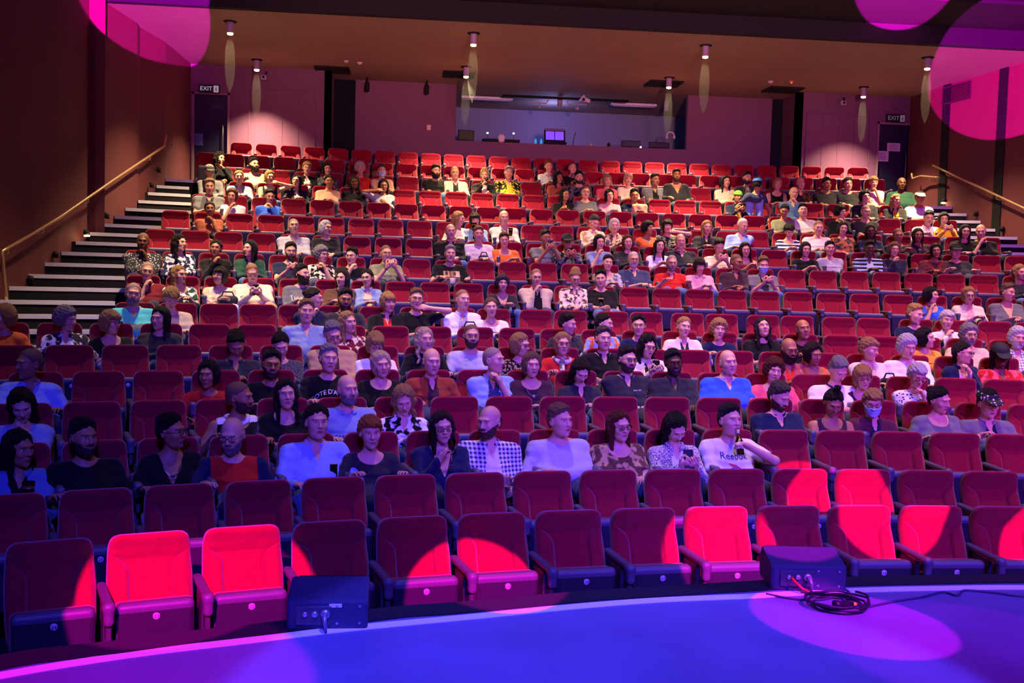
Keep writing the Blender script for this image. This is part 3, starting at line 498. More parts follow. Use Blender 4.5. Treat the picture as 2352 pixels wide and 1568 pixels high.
def hair_f(style, X, Y, Z):
    A = np.abs(X); ang = np.arctan2(X, Y)
    cran = ell(X, Y, Z, (0, .02, .030), (.075, .094, .088))
    low = smin(cran, ell(X, Y, Z, (0, .02, -.02), (.070, .082, .075)), .03)
    line = lerp(Y.ravel(), [-.12, -.075, -.035, -.005, .02, .05, .12], [.086, .080, .046, .014, -.005, -.045, -.062])[None, :, None]
    line = line+.006*np.sin(X*70+1)+.004*np.sin(X*160)+np.clip((-Y-.02)/.05, 0, 1)*(.012*np.exp(-((A-.045)/.018)**2)*(1 if style in ('short', 'buzz', 'shaggy') else 0)+.006)
    cap = lambda t, dz=0., e=.15: smax(low-t*np.clip((Z-line-dz)/.035, e, 1), (line+dz)-Z, .006)
    strand = .0009*np.sin(ang*47+Z*22)+.0006*np.sin(ang*93+7*np.sin(Z*30))
    face = smax(smax(A-.055, Y+.02, .02), Z-.062, .02)       # opening of the face
    def shell(c, r, zl): return smax(smax(ell(X, Y, Z, c, r), zl-Z, .015), -face, .015)
    if style == 'buzz': return cap(.0034)
    if style == 'bald':
        return smax(smax(low-.005, Z-(.045-1.2*np.maximum(A-.055, 0)), .01), smax(line-Z, -(Y+.005), .01), .008)
    if style in ('short', 'cap', 'greycap', 'dotcap', 'greencap'): return smax(low-(.007+.016*np.clip((Z-.055)/.05, 0, 1)+.006*np.clip((-Y-.02)/.05, 0, 1)*(X > -.03))*np.clip((Z-line)/.028, .1, 1), line-Z, .006)+.0022*np.sin(X*95+Y*40)*np.sin(Y*80-Z*50)
    if style == 'curlshort': return cap(.016)+.004*np.sin(X*150)*np.sin(Y*140)*np.sin(Z*150)
    if style == 'pixie': return smin(cap(.018, -.012), smax(ell(X, Y, Z, (.01, -.045, .075), (.055, .05, .030)), .045-Z, .01), .02)+strand*1.5
    if style == 'shaggy': return smin(cap(.024, -.03), shell((0, .03, -.01), (.094, .10, .105), -.075), .02)+strand*2
    if style == 'curly': return smin(cap(.030, -.03), shell((0, .03, .01), (.104, .108, .115), -.06), .02)+.006*np.sin(X*110)*np.sin(Y*105)*np.sin(Z*110)
    bob = shell((0, .025, -.005), (.096, .108, .128), -.105)
    if style == 'bob': return smin(bob, cap(.017), .02)+strand*1.5
    fr = smax(ell(X, Y, Z, (0, -.045, .055), (.068, .058, .050)), .030-Z, .008)
    if style == 'bobf': return smin(smin(bob, cap(.017), .02), fr, .012)+strand*1.5
    if style in ('bun', 'topknot', 'tied', 'updo', 'pony'):
        d = cap(.012, -.004)
        if style == 'bun': d = smin(d, ell(X, Y, Z, (0, .118, .055), (.042, .036, .040)), .015)
        if style == 'topknot': d = smin(d, ell(X, Y, Z, (0, .02, .150), (.034, .034, .034)), .012)
        if style == 'updo': d = smin(d, ell(X, Y, Z, (0, .04, .115), (.062, .062, .048)), .03)+strand*2
        if style in ('tied', 'pony'):
            d = smin(d, cone(X, Y, Z, (.02, .11, .03), (.055, .10, -.12), .028, .016), .02)
            if style == 'pony': d = smin(d, cone(X, Y, Z, (.055, .10, -.10), (.075, .04, -.24), .024, .012), .02)
        return d+strand
    # long styles: crown plus curtains falling behind and over the shoulders
    d = smin(cap(.014), shell((0, .03, 0), (.092, .104, .116), -.12), .02)
    wv = .010*np.sin(Z*55) if style in ('wavy', 'curlylong') else 0
    cur = cone(X+wv*.0, (Y-.055)*1.5, Z, (0, .02, -.04), (0, .06, -.24), .078, .066)
    side = cone(A+wv, Y, Z, (.070, .01, -.02), (.078, -.035 if style != 'longs' else -.02, -.24), .025, .015)
    side = smin(side, cone(A+wv, Y, Z, (.070, .03, .03), (.074, .01, -.02), .026, .030), .02)
    d = smin(smin(d, cur, .03), side, .02)
    if style == 'curlylong': d = d-.004+.006*np.sin(X*110)*np.sin(Y*105)*np.sin(Z*90)
    return d+strand*2
def hair_mesh(style, hc, h):
    k = ('hair', style, hc, h)
    if k in HC: return HC[k]
    g = ('hairg', style, h)
    if g not in HC:
        lo = -.30 if style in ('long', 'longs', 'wavy', 'curlylong', 'pony', 'capl') else -.15
        ax, X, Y, Z = grid((-.14, -.14, lo), (.14, .18, .20), h); 
        F0 = hair_f('long' if style == 'capl' else style, X, Y, Z)
        if style not in ('bald', 'buzz'): F0 = F0+(.0026 if style not in ('curly', 'curlshort', 'curlylong', 'shaggy', 'pixie') else .0045)*(np.sin(X*190+2*np.sin(Z*60+Y*40))*np.sin(Y*170+2*np.sin(X*90))+.6*np.sin(Z*(70 if 'long' in style or 'bob' in style else 160)+X*120))*np.clip((np.abs(X)+Z*.0+.02)/.05, .4, 1)
        HC[g] = snet(F0, ax, h)
    V, Q = HC[g]; HC[k] = mesh('hair', V, Q, hairm(hc) if style != 'buzz' else mat('cropped hair '+hc, tuple(.55*a+.45*b for a, b in zip(srgb(HAIR[hc])[:3], srgb('#9a6a50')[:3])), .7, bump=.5, bscale=300, var=.2, vscale=80)); return HC[k]
def beard_mesh(hc, big, h):
    k = ('beard', hc, big, h)
    if k not in HC:
        ax, X, Y, Z = grid((-.10, -.14, -.17), (.10, .05, .02), h); A = np.abs(X)
        f = head_f('M', X, Y, Z); t = .014 if big else .004
        up = -.054+1.0*np.maximum(A-.034, 0)+.003*np.sin(X*200)
        d = smax(f-t-(.012 if big else 0)*np.clip((-.07-Z)/.04, 0, 1), Z-up, .006); d = np.minimum(d, smax(f-.0035, ell(X, Y, Z, (0, -.09, -.043), (.030, .05, .0075)), .003)); d = smax(d, -ell(X, Y, Z, (0, -.098, -.056), (.021, .03, .007)), .003)
        d = smax(d, Y-.005, .01); V, Q = snet(d+.0012*np.sin(X*300)*np.sin(Z*260), ax, h); HC[k] = mesh('beard', V, Q, hairm(hc) if big or hc in ('gr', 'wh') else mat('stubble '+hc, {'bk': '#33211a'}.get(hc, '#452c1f'), .7, bump=.8, bscale=200))
    return HC[k]
def glasses_mesh():
    if 'gl' not in HC:
        m = MB()
        for s in (-1, 1):
            P = [(s*.031+.0235*math.copysign(abs(math.cos(t))**.6, math.cos(t)), -.104, .008+.0150*math.copysign(abs(math.sin(t))**.7, math.sin(t))) for t in [2*math.pi*i/16 for i in range(16)]]
            m.tube(P, .0018, 5, closed=True); m.tube([(s*.053, -.103, .014), (s*.074, -.06, .012), (s*.080, .012, .006)], .0018, 5)
        m.tube([(-.009, -.104, .012), (0, -.107, .014), (.009, -.104, .012)], .002, 5)
        HC['gl'] = mesh('glasses', m.v, m.f, mat('glasses black', '#101014', .25))
        L = MB()
        for s in (-1, 1): L.add([(s*.031+.021*math.cos(t), -.104, .008+.0155*math.sin(t)) for t in [2*math.pi*i/14 for i in range(14)]], [tuple(range(14))])
        HC['gll'] = mesh('lens', L.v, L.f, mat('lens glass', '#ffffff', .05, trans=1, spec=.8))
    return HC['gl'], HC['gll']
def cap_mesh(style, h):
    k = ('hat', style)
    if k not in HC:
        ax, X, Y, Z = grid((-.13, -.20, -.02), (.13, .16, .17), max(h, .006))
        d = smax(ell(X, Y, Z, (0, .02, .045), (.094, .112, .090)), .045-Z, .008)
        if style in ('cap', 'capl', 'greycap', 'dotcap'):
            br = smax(ell(X, Y, Z, (0, -.10, .050-.0), (.075, .075, .40)), np.abs(Z-.052+.25*np.maximum(-Y-.1, 0))-.006, .004); d = smin(d, br, .008)
        else: d = smin(d, ell(X, Y, Z, (0, .02, .045), (.099, .117, .024)), .01)
        V, Q = snet(d, ax, max(h, .006))
        m = {'cap': mat('cap black', '#17171b', .8), 'capl': mat('cap black', '#17171b', .8), 'greycap': mat('cap grey', '#b9b6a8', .8), 'dotcap': mat('cap dots', '#14141c', .8, kind='d', col2='#e8dcc8'), 'greencap': mat('cap green', '#5fae2c', .8)}[style]
        HC[k] = mesh('cap', V, Q, m)
    return HC[k]
def mask_mesh():
    if 'mask' not in HC:
        h = .006; ax, X, Y, Z = grid((-.09, -.15, -.13), (.09, .03, .0), h)
        d = smax(smax(head_f('M', X, Y, Z)-.008, Z+.015, .006), -(Z+.112), .006); d = smax(d, Y+.01, .01); V, Q = snet(d, ax, h); HC['mask'] = mesh('face_mask', V, Q, mat('mask blue', '#a9c9ea', .8, bump=.3, bscale=60))
    return HC['mask']
# hands: wrist at the origin, fingers along -Z (hanging), palm towards +Y, thumb on -X for the +X sided hand
def hand_mesh(pose, side, h):
    k = ('hand', pose, side, h)
    if k in HC: return HC[k]
    ax, X, Y, Z = grid((-.08, -.05, -.21), (.075, .10, .04), h); X = X*side
    d = ell(X, Y, Z, (0, 0, -.045), (.040, .017, .050)); d = smin(d, cone(X, Y, Z, (0, 0, .03), (0, 0, -.02), .026, .027), .02)
    d = smin(d, rbox(X, Y, Z, (0, 0, -.055), (.074, .024, .064), .012), .01)
    curl = {'relax': 24, 'grip': 68, 'flat': 8}[pose]
    L = [(.040, .026, .020), (.044, .029, .021), (.041, .027, .020), (.032, .021, .018)]
    for i, l in enumerate(L):
        x = -.028+.0187*i; p = np.array([x, 0, -.083+.004*(i == 3)+.002*(i == 0)]); a = 0; sp = (i-1.5)*.05; r = (.0088, .0092, .0088, .0078)[i]
        for j, s in enumerate(l):
            a += math.radians(curl*(.7 if j == 0 else 1)*(1+.06*i)); q = p+np.array([math.sin(sp)*s*math.cos(a), math.sin(a)*s, -math.cos(a)*s]); d = smin(d, cone(X, Y, Z, p, q, r-.0006*j, r-.0008*(j+1)), .005); p = q
    t0 = np.array([-.026, .006, -.022]); g = {'relax': (.35, .45), 'grip': (.5, 1.), 'flat': (.7, .15)}[pose]
    t1 = t0+np.array([-.030*g[0]-.010, .018*g[1]+.004, -.032]); t2 = t1+np.array([-.010*g[0]+.006, .016*g[1]+.004, -.026]); t3 = t2+np.array([.004+.008*g[1], .012*g[1], -.020])
    for a, b, r in ((t0, t1, .013), (t1, t2, .0112), (t2, t3, .0098)): d = smin(d, cone(X, Y, Z, a, b, r, r-.0012), .008)
    HC[k] = snet(d, ax, h); return HC[k]
def ik(sh, wr, pole, l1, l2):
    sh, wr = Vector(sh), Vector(wr); d = wr-sh; L = min(d.length, (l1+l2)*.995); u = d.normalized(); wr = sh+u*L
    a = (l1*l1-l2*l2+L*L)/(2*L); hh = math.sqrt(max(l1*l1-a*a, 0)); p = Vector(pole); p = (p-u*p.dot(u)).normalized(); return sh+u*a+p*hh, wr
CUP = []    # things held in hands, built afterwards
def person(M, hc, row, sp):
    """M seat frame, hc head centre in the seat frame"""
    (sex, yaw, pitch, hair, hcol, skin, top, pose, build, ext, label) = sp
    near = 0 if row <= 7 else (1 if row <= 11 else 2); hb = (.014, .019, .025)[near]; hh = (.0048, .007, .0095)[near]; hd = (.0045, .007, .0095)[near]
    hs = 1.05 if sex == 'M' else 1.0
    if 'child' in label: hs *= .9
    stand = pose == 'stand'
    hx, hy, hz = hc; nb = Vector((hx*.92, hy+.035, hz-.150*hs)); sm = Vector((hx*.85, hy+.055, hz-.215*hs)); seat = .42
    if stand: sm = Vector((hx-.02, hy+.06, hz-.22)); pel = Vector((hx-.03, hy+.08, .95))
    else: pel = Vector((hx*.15, max(min(hy-.03, -.14), -.30), seat+.10))
    w = build*(1.0 if sex == 'M' else .88)*(.82 if 'child' in label else 1); sw = .172*(.75+.25*w)*(1.05 if sex == 'M' else .95)
    kind, pat = top[0], top[1]; cs = top.split(':')[1:]; c1 = cs[0]; c2 = cs[1] if len(cs) > 1 else None
    ys = math.radians(max(-25, min(25, yaw*.35))); cr, sr = math.cos(ys), math.sin(ys)
    def shv(s): return sm+Vector((s*sw*cr, s*sw*sr, -.012))
    l1, l2 = .275*hs, .245*hs; th = seat+.155
    front = min(sm.y, pel.y)-.12*w
    fx = pel.x
    T = {-1: (fx-.06, front-.17, th+.02), 1: (fx+.06, front-.19, th+.02)}; pole = {-1: (-.6, .25, -.9), 1: (.6, .25, -.9)}; grip = {-1: 'relax', 1: 'relax'}; held = None
    rp = (lambda a, b: a+(b-a)*rnd.random())
    if pose == 'side':
        for s in (-1, 1): T[s] = (sm.x+s*rp(.19, .24), front-rp(.10, .2), th+rp(.03, .08))
    elif pose == 'cross':
        T = {-1: (sm.x+.11, front-.06, sm.z-.24), 1: (sm.x-.11, front-.10, sm.z-.21)}
    elif pose[:4] == 'chin':
        s = -1 if pose[4] == 'L' else 1; T[s] = (hx+s*.03, hy-.13, hz-.20); T[-s] = (sm.x+s*.05, front-.10, sm.z-.30); grip[s] = 'grip'
    elif pose[:2] == 'up':
        s = -1 if pose[2] == 'L' else 1; T[s] = (hx+s*.13, hy-.10, hz-.10); pole[s] = (s*1, 0, -.2)
    elif pose[:5] == 'drink':
        s = -1 if pose[5] == 'L' else 1; T[s] = (hx+s*.05, hy-.19, hz-.20); grip[s] = 'grip'; held = ('glass', s)
    elif pose[:6] == 'bottle':
        s = -1 if pose[6] == 'L' else 1; T[s] = (hx+s*.10, hy-.20, hz-.19); grip[s] = 'grip'; held = ('bottle', s); pole[s] = (s*1, 0, -.5)
    elif pose[:4] == 'beer':
        s = -1 if pose[4] == 'L' else 1; T[s] = (sm.x+s*.10, front-.16, sm.z-.26); grip[s] = 'grip'; held = ('beer', s)
    elif pose == 'phone':
        T = {-1: (sm.x-.06, front-.17, th+.10), 1: (sm.x+.06, front-.18, th+.10)}; grip = {-1: 'grip', 1: 'grip'}; held = ('phone', 0)
    elif pose == 'phone2':
        T = {-1: (hx-.02, hy-.26, hz-.21), 1: (hx+.10, hy-.26, hz-.20)}; grip = {-1: 'grip', 1: 'grip'}; held = ('phone', 0)
    elif pose[:5] == 'point':
        s = -1 if pose[5] == 'L' else 1; T = {-1: (sm.x+s*.22, front-.16, sm.z-.16), 1: (sm.x+s*.20, front-.20, sm.z-.18)}; grip = {-1: 'flat', 1: 'flat'}
    elif stand:
        T = {-1: (sm.x-.27, sm.y-.05, sm.z-.46), 1: (sm.x+.27, sm.y-.03, sm.z-.46)}
    A = {}
    for s in (-1, 1): A[s] = (shv(s),)+ik(shv(s), T[s], pole[s], l1, l2)
    P = [sm, pel]+[q for s in (-1, 1) for q in A[s]]
    lo = [min(p[i] for p in P)-.16 for i in range(3)]; hi = [max(p[i] for p in P)+.16 for i in range(3)]; hi[2] = nb.z+.13
    lo[2] = min(min(p.z for p in P)-.05, pel.z-.13)
    ax, X, Y, Z = grid(lo, hi, hb)
    # torso lofted along the spine
    zs = np.array([pel.z-.16, pel.z-.08, pel.z+.02, pel.z+.5*(sm.z-pel.z), sm.z-.10, sm.z-.02, sm.z+.05, sm.z+.09])
    ww = np.array([.02, .14, .160, (.132 if sex == 'M' else .118), .158, .135, .055, 0])*w; ww[3] *= 1+.6*(build-1); ww[3] += .02*(build > 1.1)
    zz = Z.ravel(); W = lerp(zz, zs, ww)[None, None, :]; t = np.clip((zz-pel.z)/max(sm.z-pel.z, .1), 0, 1)
    cx = (pel.x+(sm.x-pel.x)*t)[None, None, :].astype(np.float32); cy = (pel.y+(sm.y-pel.y)*t).astype(np.float32)
    belly = np.exp(-((t-.35)/.28)**2)*(.020+.11*max(build-1, 0)); cy = (cy-belly)[None, None, :]
    fl = 1.32/(1+.5*max(build-1, 0))
    tor = (np.sqrt((X-cx)**2+((Y-cy)*fl)**2)-W)*.8
    sh = smin(cone(X, Y, Z, sm+Vector((0, 0, .03)), shv(-1), .052*w, .050*w), cone(X, Y, Z, sm+Vector((0, 0, .03)), shv(1), .052*w, .050*w), .03)
    tor = smin(tor, sh, .07)
    if sex == 'F' and not stand:
        for s in (-1, 1): tor = smin(tor, ell(X, Y, Z, (sm.x+s*.068*w, sm.y-.085*w-.01, sm.z-.155), (.062*w, .062*w, .062*w)), .045)
    neck = cone(X, Y, Z, sm+Vector((0, 0, .02)), Vector((hx, hy+.025, hz-.075)), .058 if sex == 'M' else .050, .050 if sex == 'M' else .043)
    ka = .82+.18*w; arms = None; slv = None
    for s in (-1, 1):
        S0, E0, W0 = A[s]; up = cone(X, Y, Z, S0, E0, .049*ka, .037*ka); fo = cone(X, Y, Z, E0, W0, .038*ka, .026); ar = smin(up, fo, .02); arms = ar if arms is None else np.minimum(arms, ar)
        if kind in 'TPKW': e = S0.lerp(E0, .72); q = cone(X, Y, Z, S0, E0, .060*ka, .053*ka); n = (E0-S0).normalized(); cut = (X-e.x)*n.x+(Y-e.y)*n.y+(Z-e.z)*n.z; q = smax(q, cut, .006)
        elif kind == 'N': q = None
        else: q = smin(cone(X, Y, Z, S0, E0, .060*ka, .050*ka), cone(X, Y, Z, E0, E0.lerp(W0, .93), .050*ka, .036), .03)
        if q is not None: slv = q if slv is None else np.minimum(slv, q)
    skinf = smin(smin(tor, arms, .03), neck, .035)
    V, Q = snet(skinf, ax, hb); Vs = [V]; Qs = [Q]; mi = [np.zeros(len(Q), int)]; n = len(V)
    Mh = Matrix.Translation((hx, hy, hz)) @ Matrix.Rotation(math.radians(yaw), 4, 'Z') @ Matrix.Rotation(math.radians(pitch), 4, 'X') @ Matrix.Rotation(math.radians(rnd.uniform(-7, 7)), 4, 'Y') @ Matrix.Scale(hs, 4)
    hv, hq, hm = head_mesh(sex, 1+.12*(build > 1.12), hh)
    R = np.array(Mh)[:3, :3]; tt = np.array(Mh)[:3, 3]; Vs.append(hv @ R.T+tt); Qs.append(hq+n); mi.append(hm); n += len(hv)
    hands = {}
    for s in (-1, 1):
        S0, E0, W0 = A[s]; f = (W0-E0).normalized(); ref = Vector((0, -1, 0)) if pose not in ('side', 'lap') else Vector((0, 0, -1))
        if pose[:4] == 'chin' or pose[:2] == 'up' or stand: ref = Vector((-s, .3, 0))
        if grip[s] == 'grip' and pose[:4] != 'chin': ref = Vector((-s*.8, -.1, -.2)) if pose[:5] != 'phone' else Vector((-s*.5, .2, 1))
        z = -f; y = (ref-z*ref.dot(z)).normalized(); x = y.cross(z); Hm = Matrix((x, y, z)).transposed().to_4x4(); Hm.translation = W0
        v, q = hand_mesh(grip[s], s if stand or True else 1, hd); R = np.array(Hm)[:3, :3]*(1.0 if sex == 'M' else .9); Vs.append(v @ R.T+np.array(W0)); Qs.append(q+n); mi.append(np.zeros(len(q), int)); n += len(v)
        hands[s] = (W0+y*.045*1-z*.075, f, y)
    me = mesh('person', np.concatenate(Vs), np.concatenate(Qs), [skinm(skin), LIP, EYE, IRI, hairm(hcol if hcol not in ('ly', 'pb', 'wh') else 'lb2')], np.concatenate(mi))
    o = obj('person', me, None, M); tag(o, label, 'person', 'audience members')
    # clothing
    infl = .013 if kind in 'TPWNVLRS' else .019
    fold = .0035*np.sin(X*23+Z*31+Y*17+row)*np.sin(Z*43-X*29+sm.x*9)+.0025*np.sin((X+Z)*61)*np.sin(Y*47)
    g = tor-infl
    if slv is not None: g = smin(g, slv, .04)
    elif kind == 'N': g = smax(g, np.abs((X-sm.x)*cr)-sw*.86, .02)
    g = g+fold*(1 if kind != 'N' else .4)
    ny = sm.y-.0; nz = sm.z+.055
    if kind in 'TLRJKO' or kind == 'S' or kind == 'P': hole = ell(X, Y, Z, (sm.x, ny-.035, nz+.015), (.075, .085, .050))
    if kind in 'SPJK': hole = np.minimum(hole, smax(smax(np.abs(X-sm.x)-np.clip((Z-(sm.z-.055))*.36, -.02, .045), Y-ny, .01), -(Z-sm.z+.12), .01))
    if kind == 'V': hole = np.minimum(ell(X, Y, Z, (sm.x, ny-.02, nz+.02), (.075, .08, .05)), smax(np.abs(X-sm.x)-np.clip((Z-(sm.z-.15))*.42, -.02, .09), Y-ny+.01, .01))
    if kind in 'WN': hole = ell(X, Y, Z, (sm.x, ny-.06, nz-.01), (.098, .13, .085))
    if 'Ls' == top[:2] or 'Ws' == top[:2]: hole = ell(X, Y, Z, (sm.x, ny-.06, nz), (.105, .13, .080))
    g = smax(g, -hole, .006); g = smax(g, Z-(nz+.012), .01)
    if stand: g = smax(g, pel.z-.10-Z, .01)
    V, Q = snet(g, ax, hb)
    fc = V[Q].mean(1); fxx = (fc[:, 0]-sm.x)*cr; frn = (fc[:, 1] < sm.y+.02)
    pt = pat if pat in 'cfsdlm' and not (pat == 's' and not c2) else '-'
    m1 = cloth(c1, pt, c2 if pt != '-' else None); nm = {'T': 't_shirt', 'P': 'polo_shirt', 'S': 'shirt', 'L': 'sweater', 'J': 'jacket', 'K': 'overshirt', 'V': 'top', 'W': 'top', 'N': 'vest_top', 'O': 'hooded_sweater', 'R': 'top'}[kind]
    if kind in 'JKR' and c2 or (kind == 'N' and pat == 'h'):
        wd = .045+.12*np.clip((sm.z-fc[:, 2])*.9, 0, .35) if kind in 'JK' else np.full(len(fc), .0)
        if kind == 'R': inn = ((fc[:, 0]-A[-1][0].x > .02) & (fc[:, 0]-A[1][0].x < -.02)); inn &= np.abs(fxx) < .16
        elif kind == 'N': inn = fc[:, 2] > sm.z+.02
        else: inn = frn & (np.abs(fxx) < wd)
        c2_ = c2 or 'wh'
        if kind == 'R': outer = ~inn; o1 = obj('shirt_front', mesh('shirt_front', V, Q[inn], cloth(c1)), o); obj('sleeves', mesh('sleeves', V, Q[outer], cloth(c2_, '-')), o)
        else:
            g1 = obj(nm, mesh(nm, V, Q[~inn], m1), o); o1 = obj('inner_shirt' if kind != 'N' else 'hood', mesh('inner_shirt', V, Q[inn], cloth(c2_)), o)
            if kind != 'N': o1 = g1 if False else o1
    elif pat == 's' and kind == 'P' and c2:
        m1 = cloth(c1); inn = (fc[:, 2] < sm.z-.10) & (fc[:, 2] > sm.z-.17) & (np.abs(fxx) < .19); o1 = obj(nm, mesh(nm, V, Q, [m1, cloth(c2)], inn.astype(int)), o)
    else: o1 = obj(nm, mesh(nm, V, Q, m1), o)
    # collar or hood
    if kind in 'SPJK' or kind == 'O':
        m = MB(); ringc = Vector((sm.x, sm.y-.012, sm.z+.058)); up = .030 if kind != 'O' else .018; rr = (.066, .070) if kind != 'O' else (.085, .10)
        n2 = 18; Vc = []
        for i in range(n2+1):
            t_ = math.radians(-68+ (316)*i/n2)  # open at the front
            ca, sa = math.cos(t_), math.sin(t_)
            for r_, z_ in ((rr[0]-.006, up), (rr[0], up+.004), (rr[0]+.012, up-.004), (rr[1]+.012, -.014), (rr[1]-.004, -.012)): Vc.append((ringc.x+ca*r_, ringc.y+sa*r_*.95, ringc.z+z_-.03*max(0, -sa)))
        Fc = [(i*5+j, i*5+(j+1) % 5, (i+1)*5+(j+1) % 5, (i+1)*5+j) for i in range(n2) for j in range(5)]
        m.add(Vc, Fc); m.add(Vc[:5], [(0, 1, 2, 3, 4)]); m.add(Vc[-5:], [(4, 3, 2, 1, 0)])
        cm = cloth('nv') if 'navy trim' in label else m1
        obj('collar' if kind != 'O' else 'hood', mesh('collar', m.v, m.f, cm), o)
    if 's' in ext:
        m = MB(); m.tube([(sm.x+.085*math.cos(a), sm.y-.02+.085*math.sin(a), sm.z+.055-.03*max(0, -math.sin(a))) for a in [2*math.pi*i/20 for i in range(20)]], .028, 8, closed=True)
        m.tube([(sm.x-.02, sm.y-.11, sm.z+.01), (sm.x-.02, sm.y-.15, sm.z-.08), (sm.x+.01, sm.y-.16, sm.z-.20)], [.03, .028, .02], 8); obj('scarf', mesh('scarf', m.v, m.f, cloth('cr', 'f', 'gy')), o)
    if top[:2] == 'Nh':
        m = MB(); m.tube([(sm.x+.085*math.cos(a), sm.y-.01+.085*math.sin(a), sm.z+.06-.05*max(0, -math.sin(a))) for a in [2*math.pi*i/20 for i in range(20)]], .022, 8, closed=True)
        obj('hood', mesh('hood', m.v, m.f, cloth('wh')), o)
    # hair and face things
    if hair not in ('greencap', 'bald0'): obj('hair', hair_mesh(hair, hcol, hh), o, Mh)
    if 'cap' in hair: obj('cap', cap_mesh(hair, hh), o, Mh)
    if 'b' in ext or 'B' in ext: obj('beard', beard_mesh(hcol if hcol != 'lb2' else 'db', 'B' in ext, hh), o, Mh)
    if 'g' in ext:
        a, b = glasses_mesh(); G = obj('glasses', a, o, Mh)
        if near < 2: obj('lens', b, G)
    if 'm' in ext: obj('face_mask', mask_mesh(), o, Mh)
    if 'n' in ext:
        m = MB(); zt = sm.z-.075; m.tube([(sm.x+.062*math.cos(a), sm.y-.055-.05+.05*math.sin(a), zt+.07+.075*math.sin(a)) for a in [math.pi*1.02+math.pi*.96*i/10 for i in range(11)]], .0025, 5)
        v, q = qs((sm.x, sm.y-.155, zt-.005), (.016, .005, .018), 3); m.add(v, [tuple(t_) for t_ in q]); obj('necklace', mesh('necklace', m.v, m.f, mat('silver', '#b9bcc8', .3, .9)), o)
    if 'w' in ext:
        S0, E0, W0 = A[-1]; m = MB(); f = (W0-E0).normalized(); x = f.orthogonal().normalized(); y = f.cross(x); c = W0-f*.02
        m.tube([c+(x*math.cos(a)+y*math.sin(a))*.031 for a in [2*math.pi*i/14 for i in range(14)]], .006, 6, closed=True); obj('wristwatch', mesh('wristwatch', m.v, m.f, mat('watch', '#1c1c20', .3)), o)
    # trousers and shoes
    hl = .03 if near == 0 else .034; tc = 'bk'
    tc = rnd.choice(['nv', 'ch', 'bk', 'dn', 'ch', 'nb']);
    if 'W' in ext: tc = 'wh'
    if 'C' in ext: tc = 'tn'
    LG = {}
    for s in (-1, 1):
        if stand: LG[s] = (pel+Vector((s*.09, 0, -.02)), pel+Vector((s*.10, -.02, -.45)), pel+Vector((s*.11, .02, -.86)))
        else: kx = s*rnd.uniform(.09, .15); LG[s] = (pel+Vector((s*.085, -.02, -.02)), Vector((pel.x+kx, pel.y-.40, seat+.075)), Vector((pel.x+kx+s*.01, pel.y-.38+rnd.uniform(-.06, .06), .09)))
    P = [q for s in (-1, 1) for q in LG[s]]+[pel]
    lo = [min(p[i] for p in P)-.14 for i in range(3)]; hi = [max(p[i] for p in P)+.14 for i in range(3)]; lo[2] = .02
    ax, X, Y, Z = grid(lo, hi, hl); d = ell(X, Y, Z, pel, (.165*w, .13*w, .11)); g2 = max(w, .9)
    for s in (-1, 1):
        a, b, c = LG[s]; d = smin(d, smin(cone(X, Y, Z, a, b, .085*g2, .062*g2), cone(X, Y, Z, b, c, .060*g2, .045), .03), .03)
    V, Q = snet(d, ax, hl); obj('trousers', mesh('trousers', V, Q, cloth(tc)), o)
    if near < 2 or stand:
        m = MB()
        for s in (-1, 1):
            c = LG[s][2]; v, q = qs((c.x, c.y-.06, c.z-.045), (.045, .125, .044), 4); m.add(v, [tuple(t_) for t_ in q])
        obj('shoes', mesh('shoes', m.v, m.f, mat('shoe leather', '#17130f', .4)), o)
    if held: CUP.append((held, M, hands, Mh, label, row))
    return o, dict(sm=sm, shirt=o1, lap=Vector((fx, front-.12, th)), A=A, Mh=Mh)
def drape(shirt, M, txt, size, cx, z, color, arc=0., name='lettering', emis=0):
    """lettering laid onto the front of a garment"""
    me = shirt.data; bv = BVHTree.FromPolygons([v.co for v in me.vertices], [tuple(p.vertices) for p in me.polygons])
    V, Fs = txt if isinstance(txt, tuple) else text_mesh(txt, size); out = []; ly = None
    for x, y, e in V:
        xx = cx+x; zz = z+y+(arc*x*x)
        h = bv.ray_cast(Vector((xx, -1.6, zz)), Vector((0, 1, 0)))
        if h[0] is not None: ly = h[0].y
        out.append((xx, (ly if ly is not None else -.3)-.004-(.002 if e > 0 else 0), zz))
    return obj(name, mesh(name, out, Fs, mat('print '+color, color, .7), smooth=False), shirt)
# ---------------------------------------------------------------- the hall
def c2w(X, Y, z=0): return Vector((.99469*X+.10297*Y, -.10297*X+.99469*Y, z))
wallm = mat('wall paint', '#6a3038', .75, bump=.06, bscale=40, var=.05, vscale=2)
wallb = mat('back wall paint', '#74486a', .75, bump=.05, bscale=40, var=.05, vscale=2)
darkm = mat('black paint', '#08070c', .8)
ceilm = mat('ceiling paint', '#9c8474', .8, bump=.03, bscale=30, var=.04, vscale=1.5)
carpet = mat('carpet', '#15101a', .95, bump=.4, bscale=120, var=.3, vscale=30)
alum = mat('nosing strip', '#d8d6e4', .5)
def struct(name, mb, m, smooth=False): o = mb.build(name, m, None, None, smooth); o['kind'] = 'structure'; return o
CZ = ZC+4.40
YB, YM = 23.3, 24.3
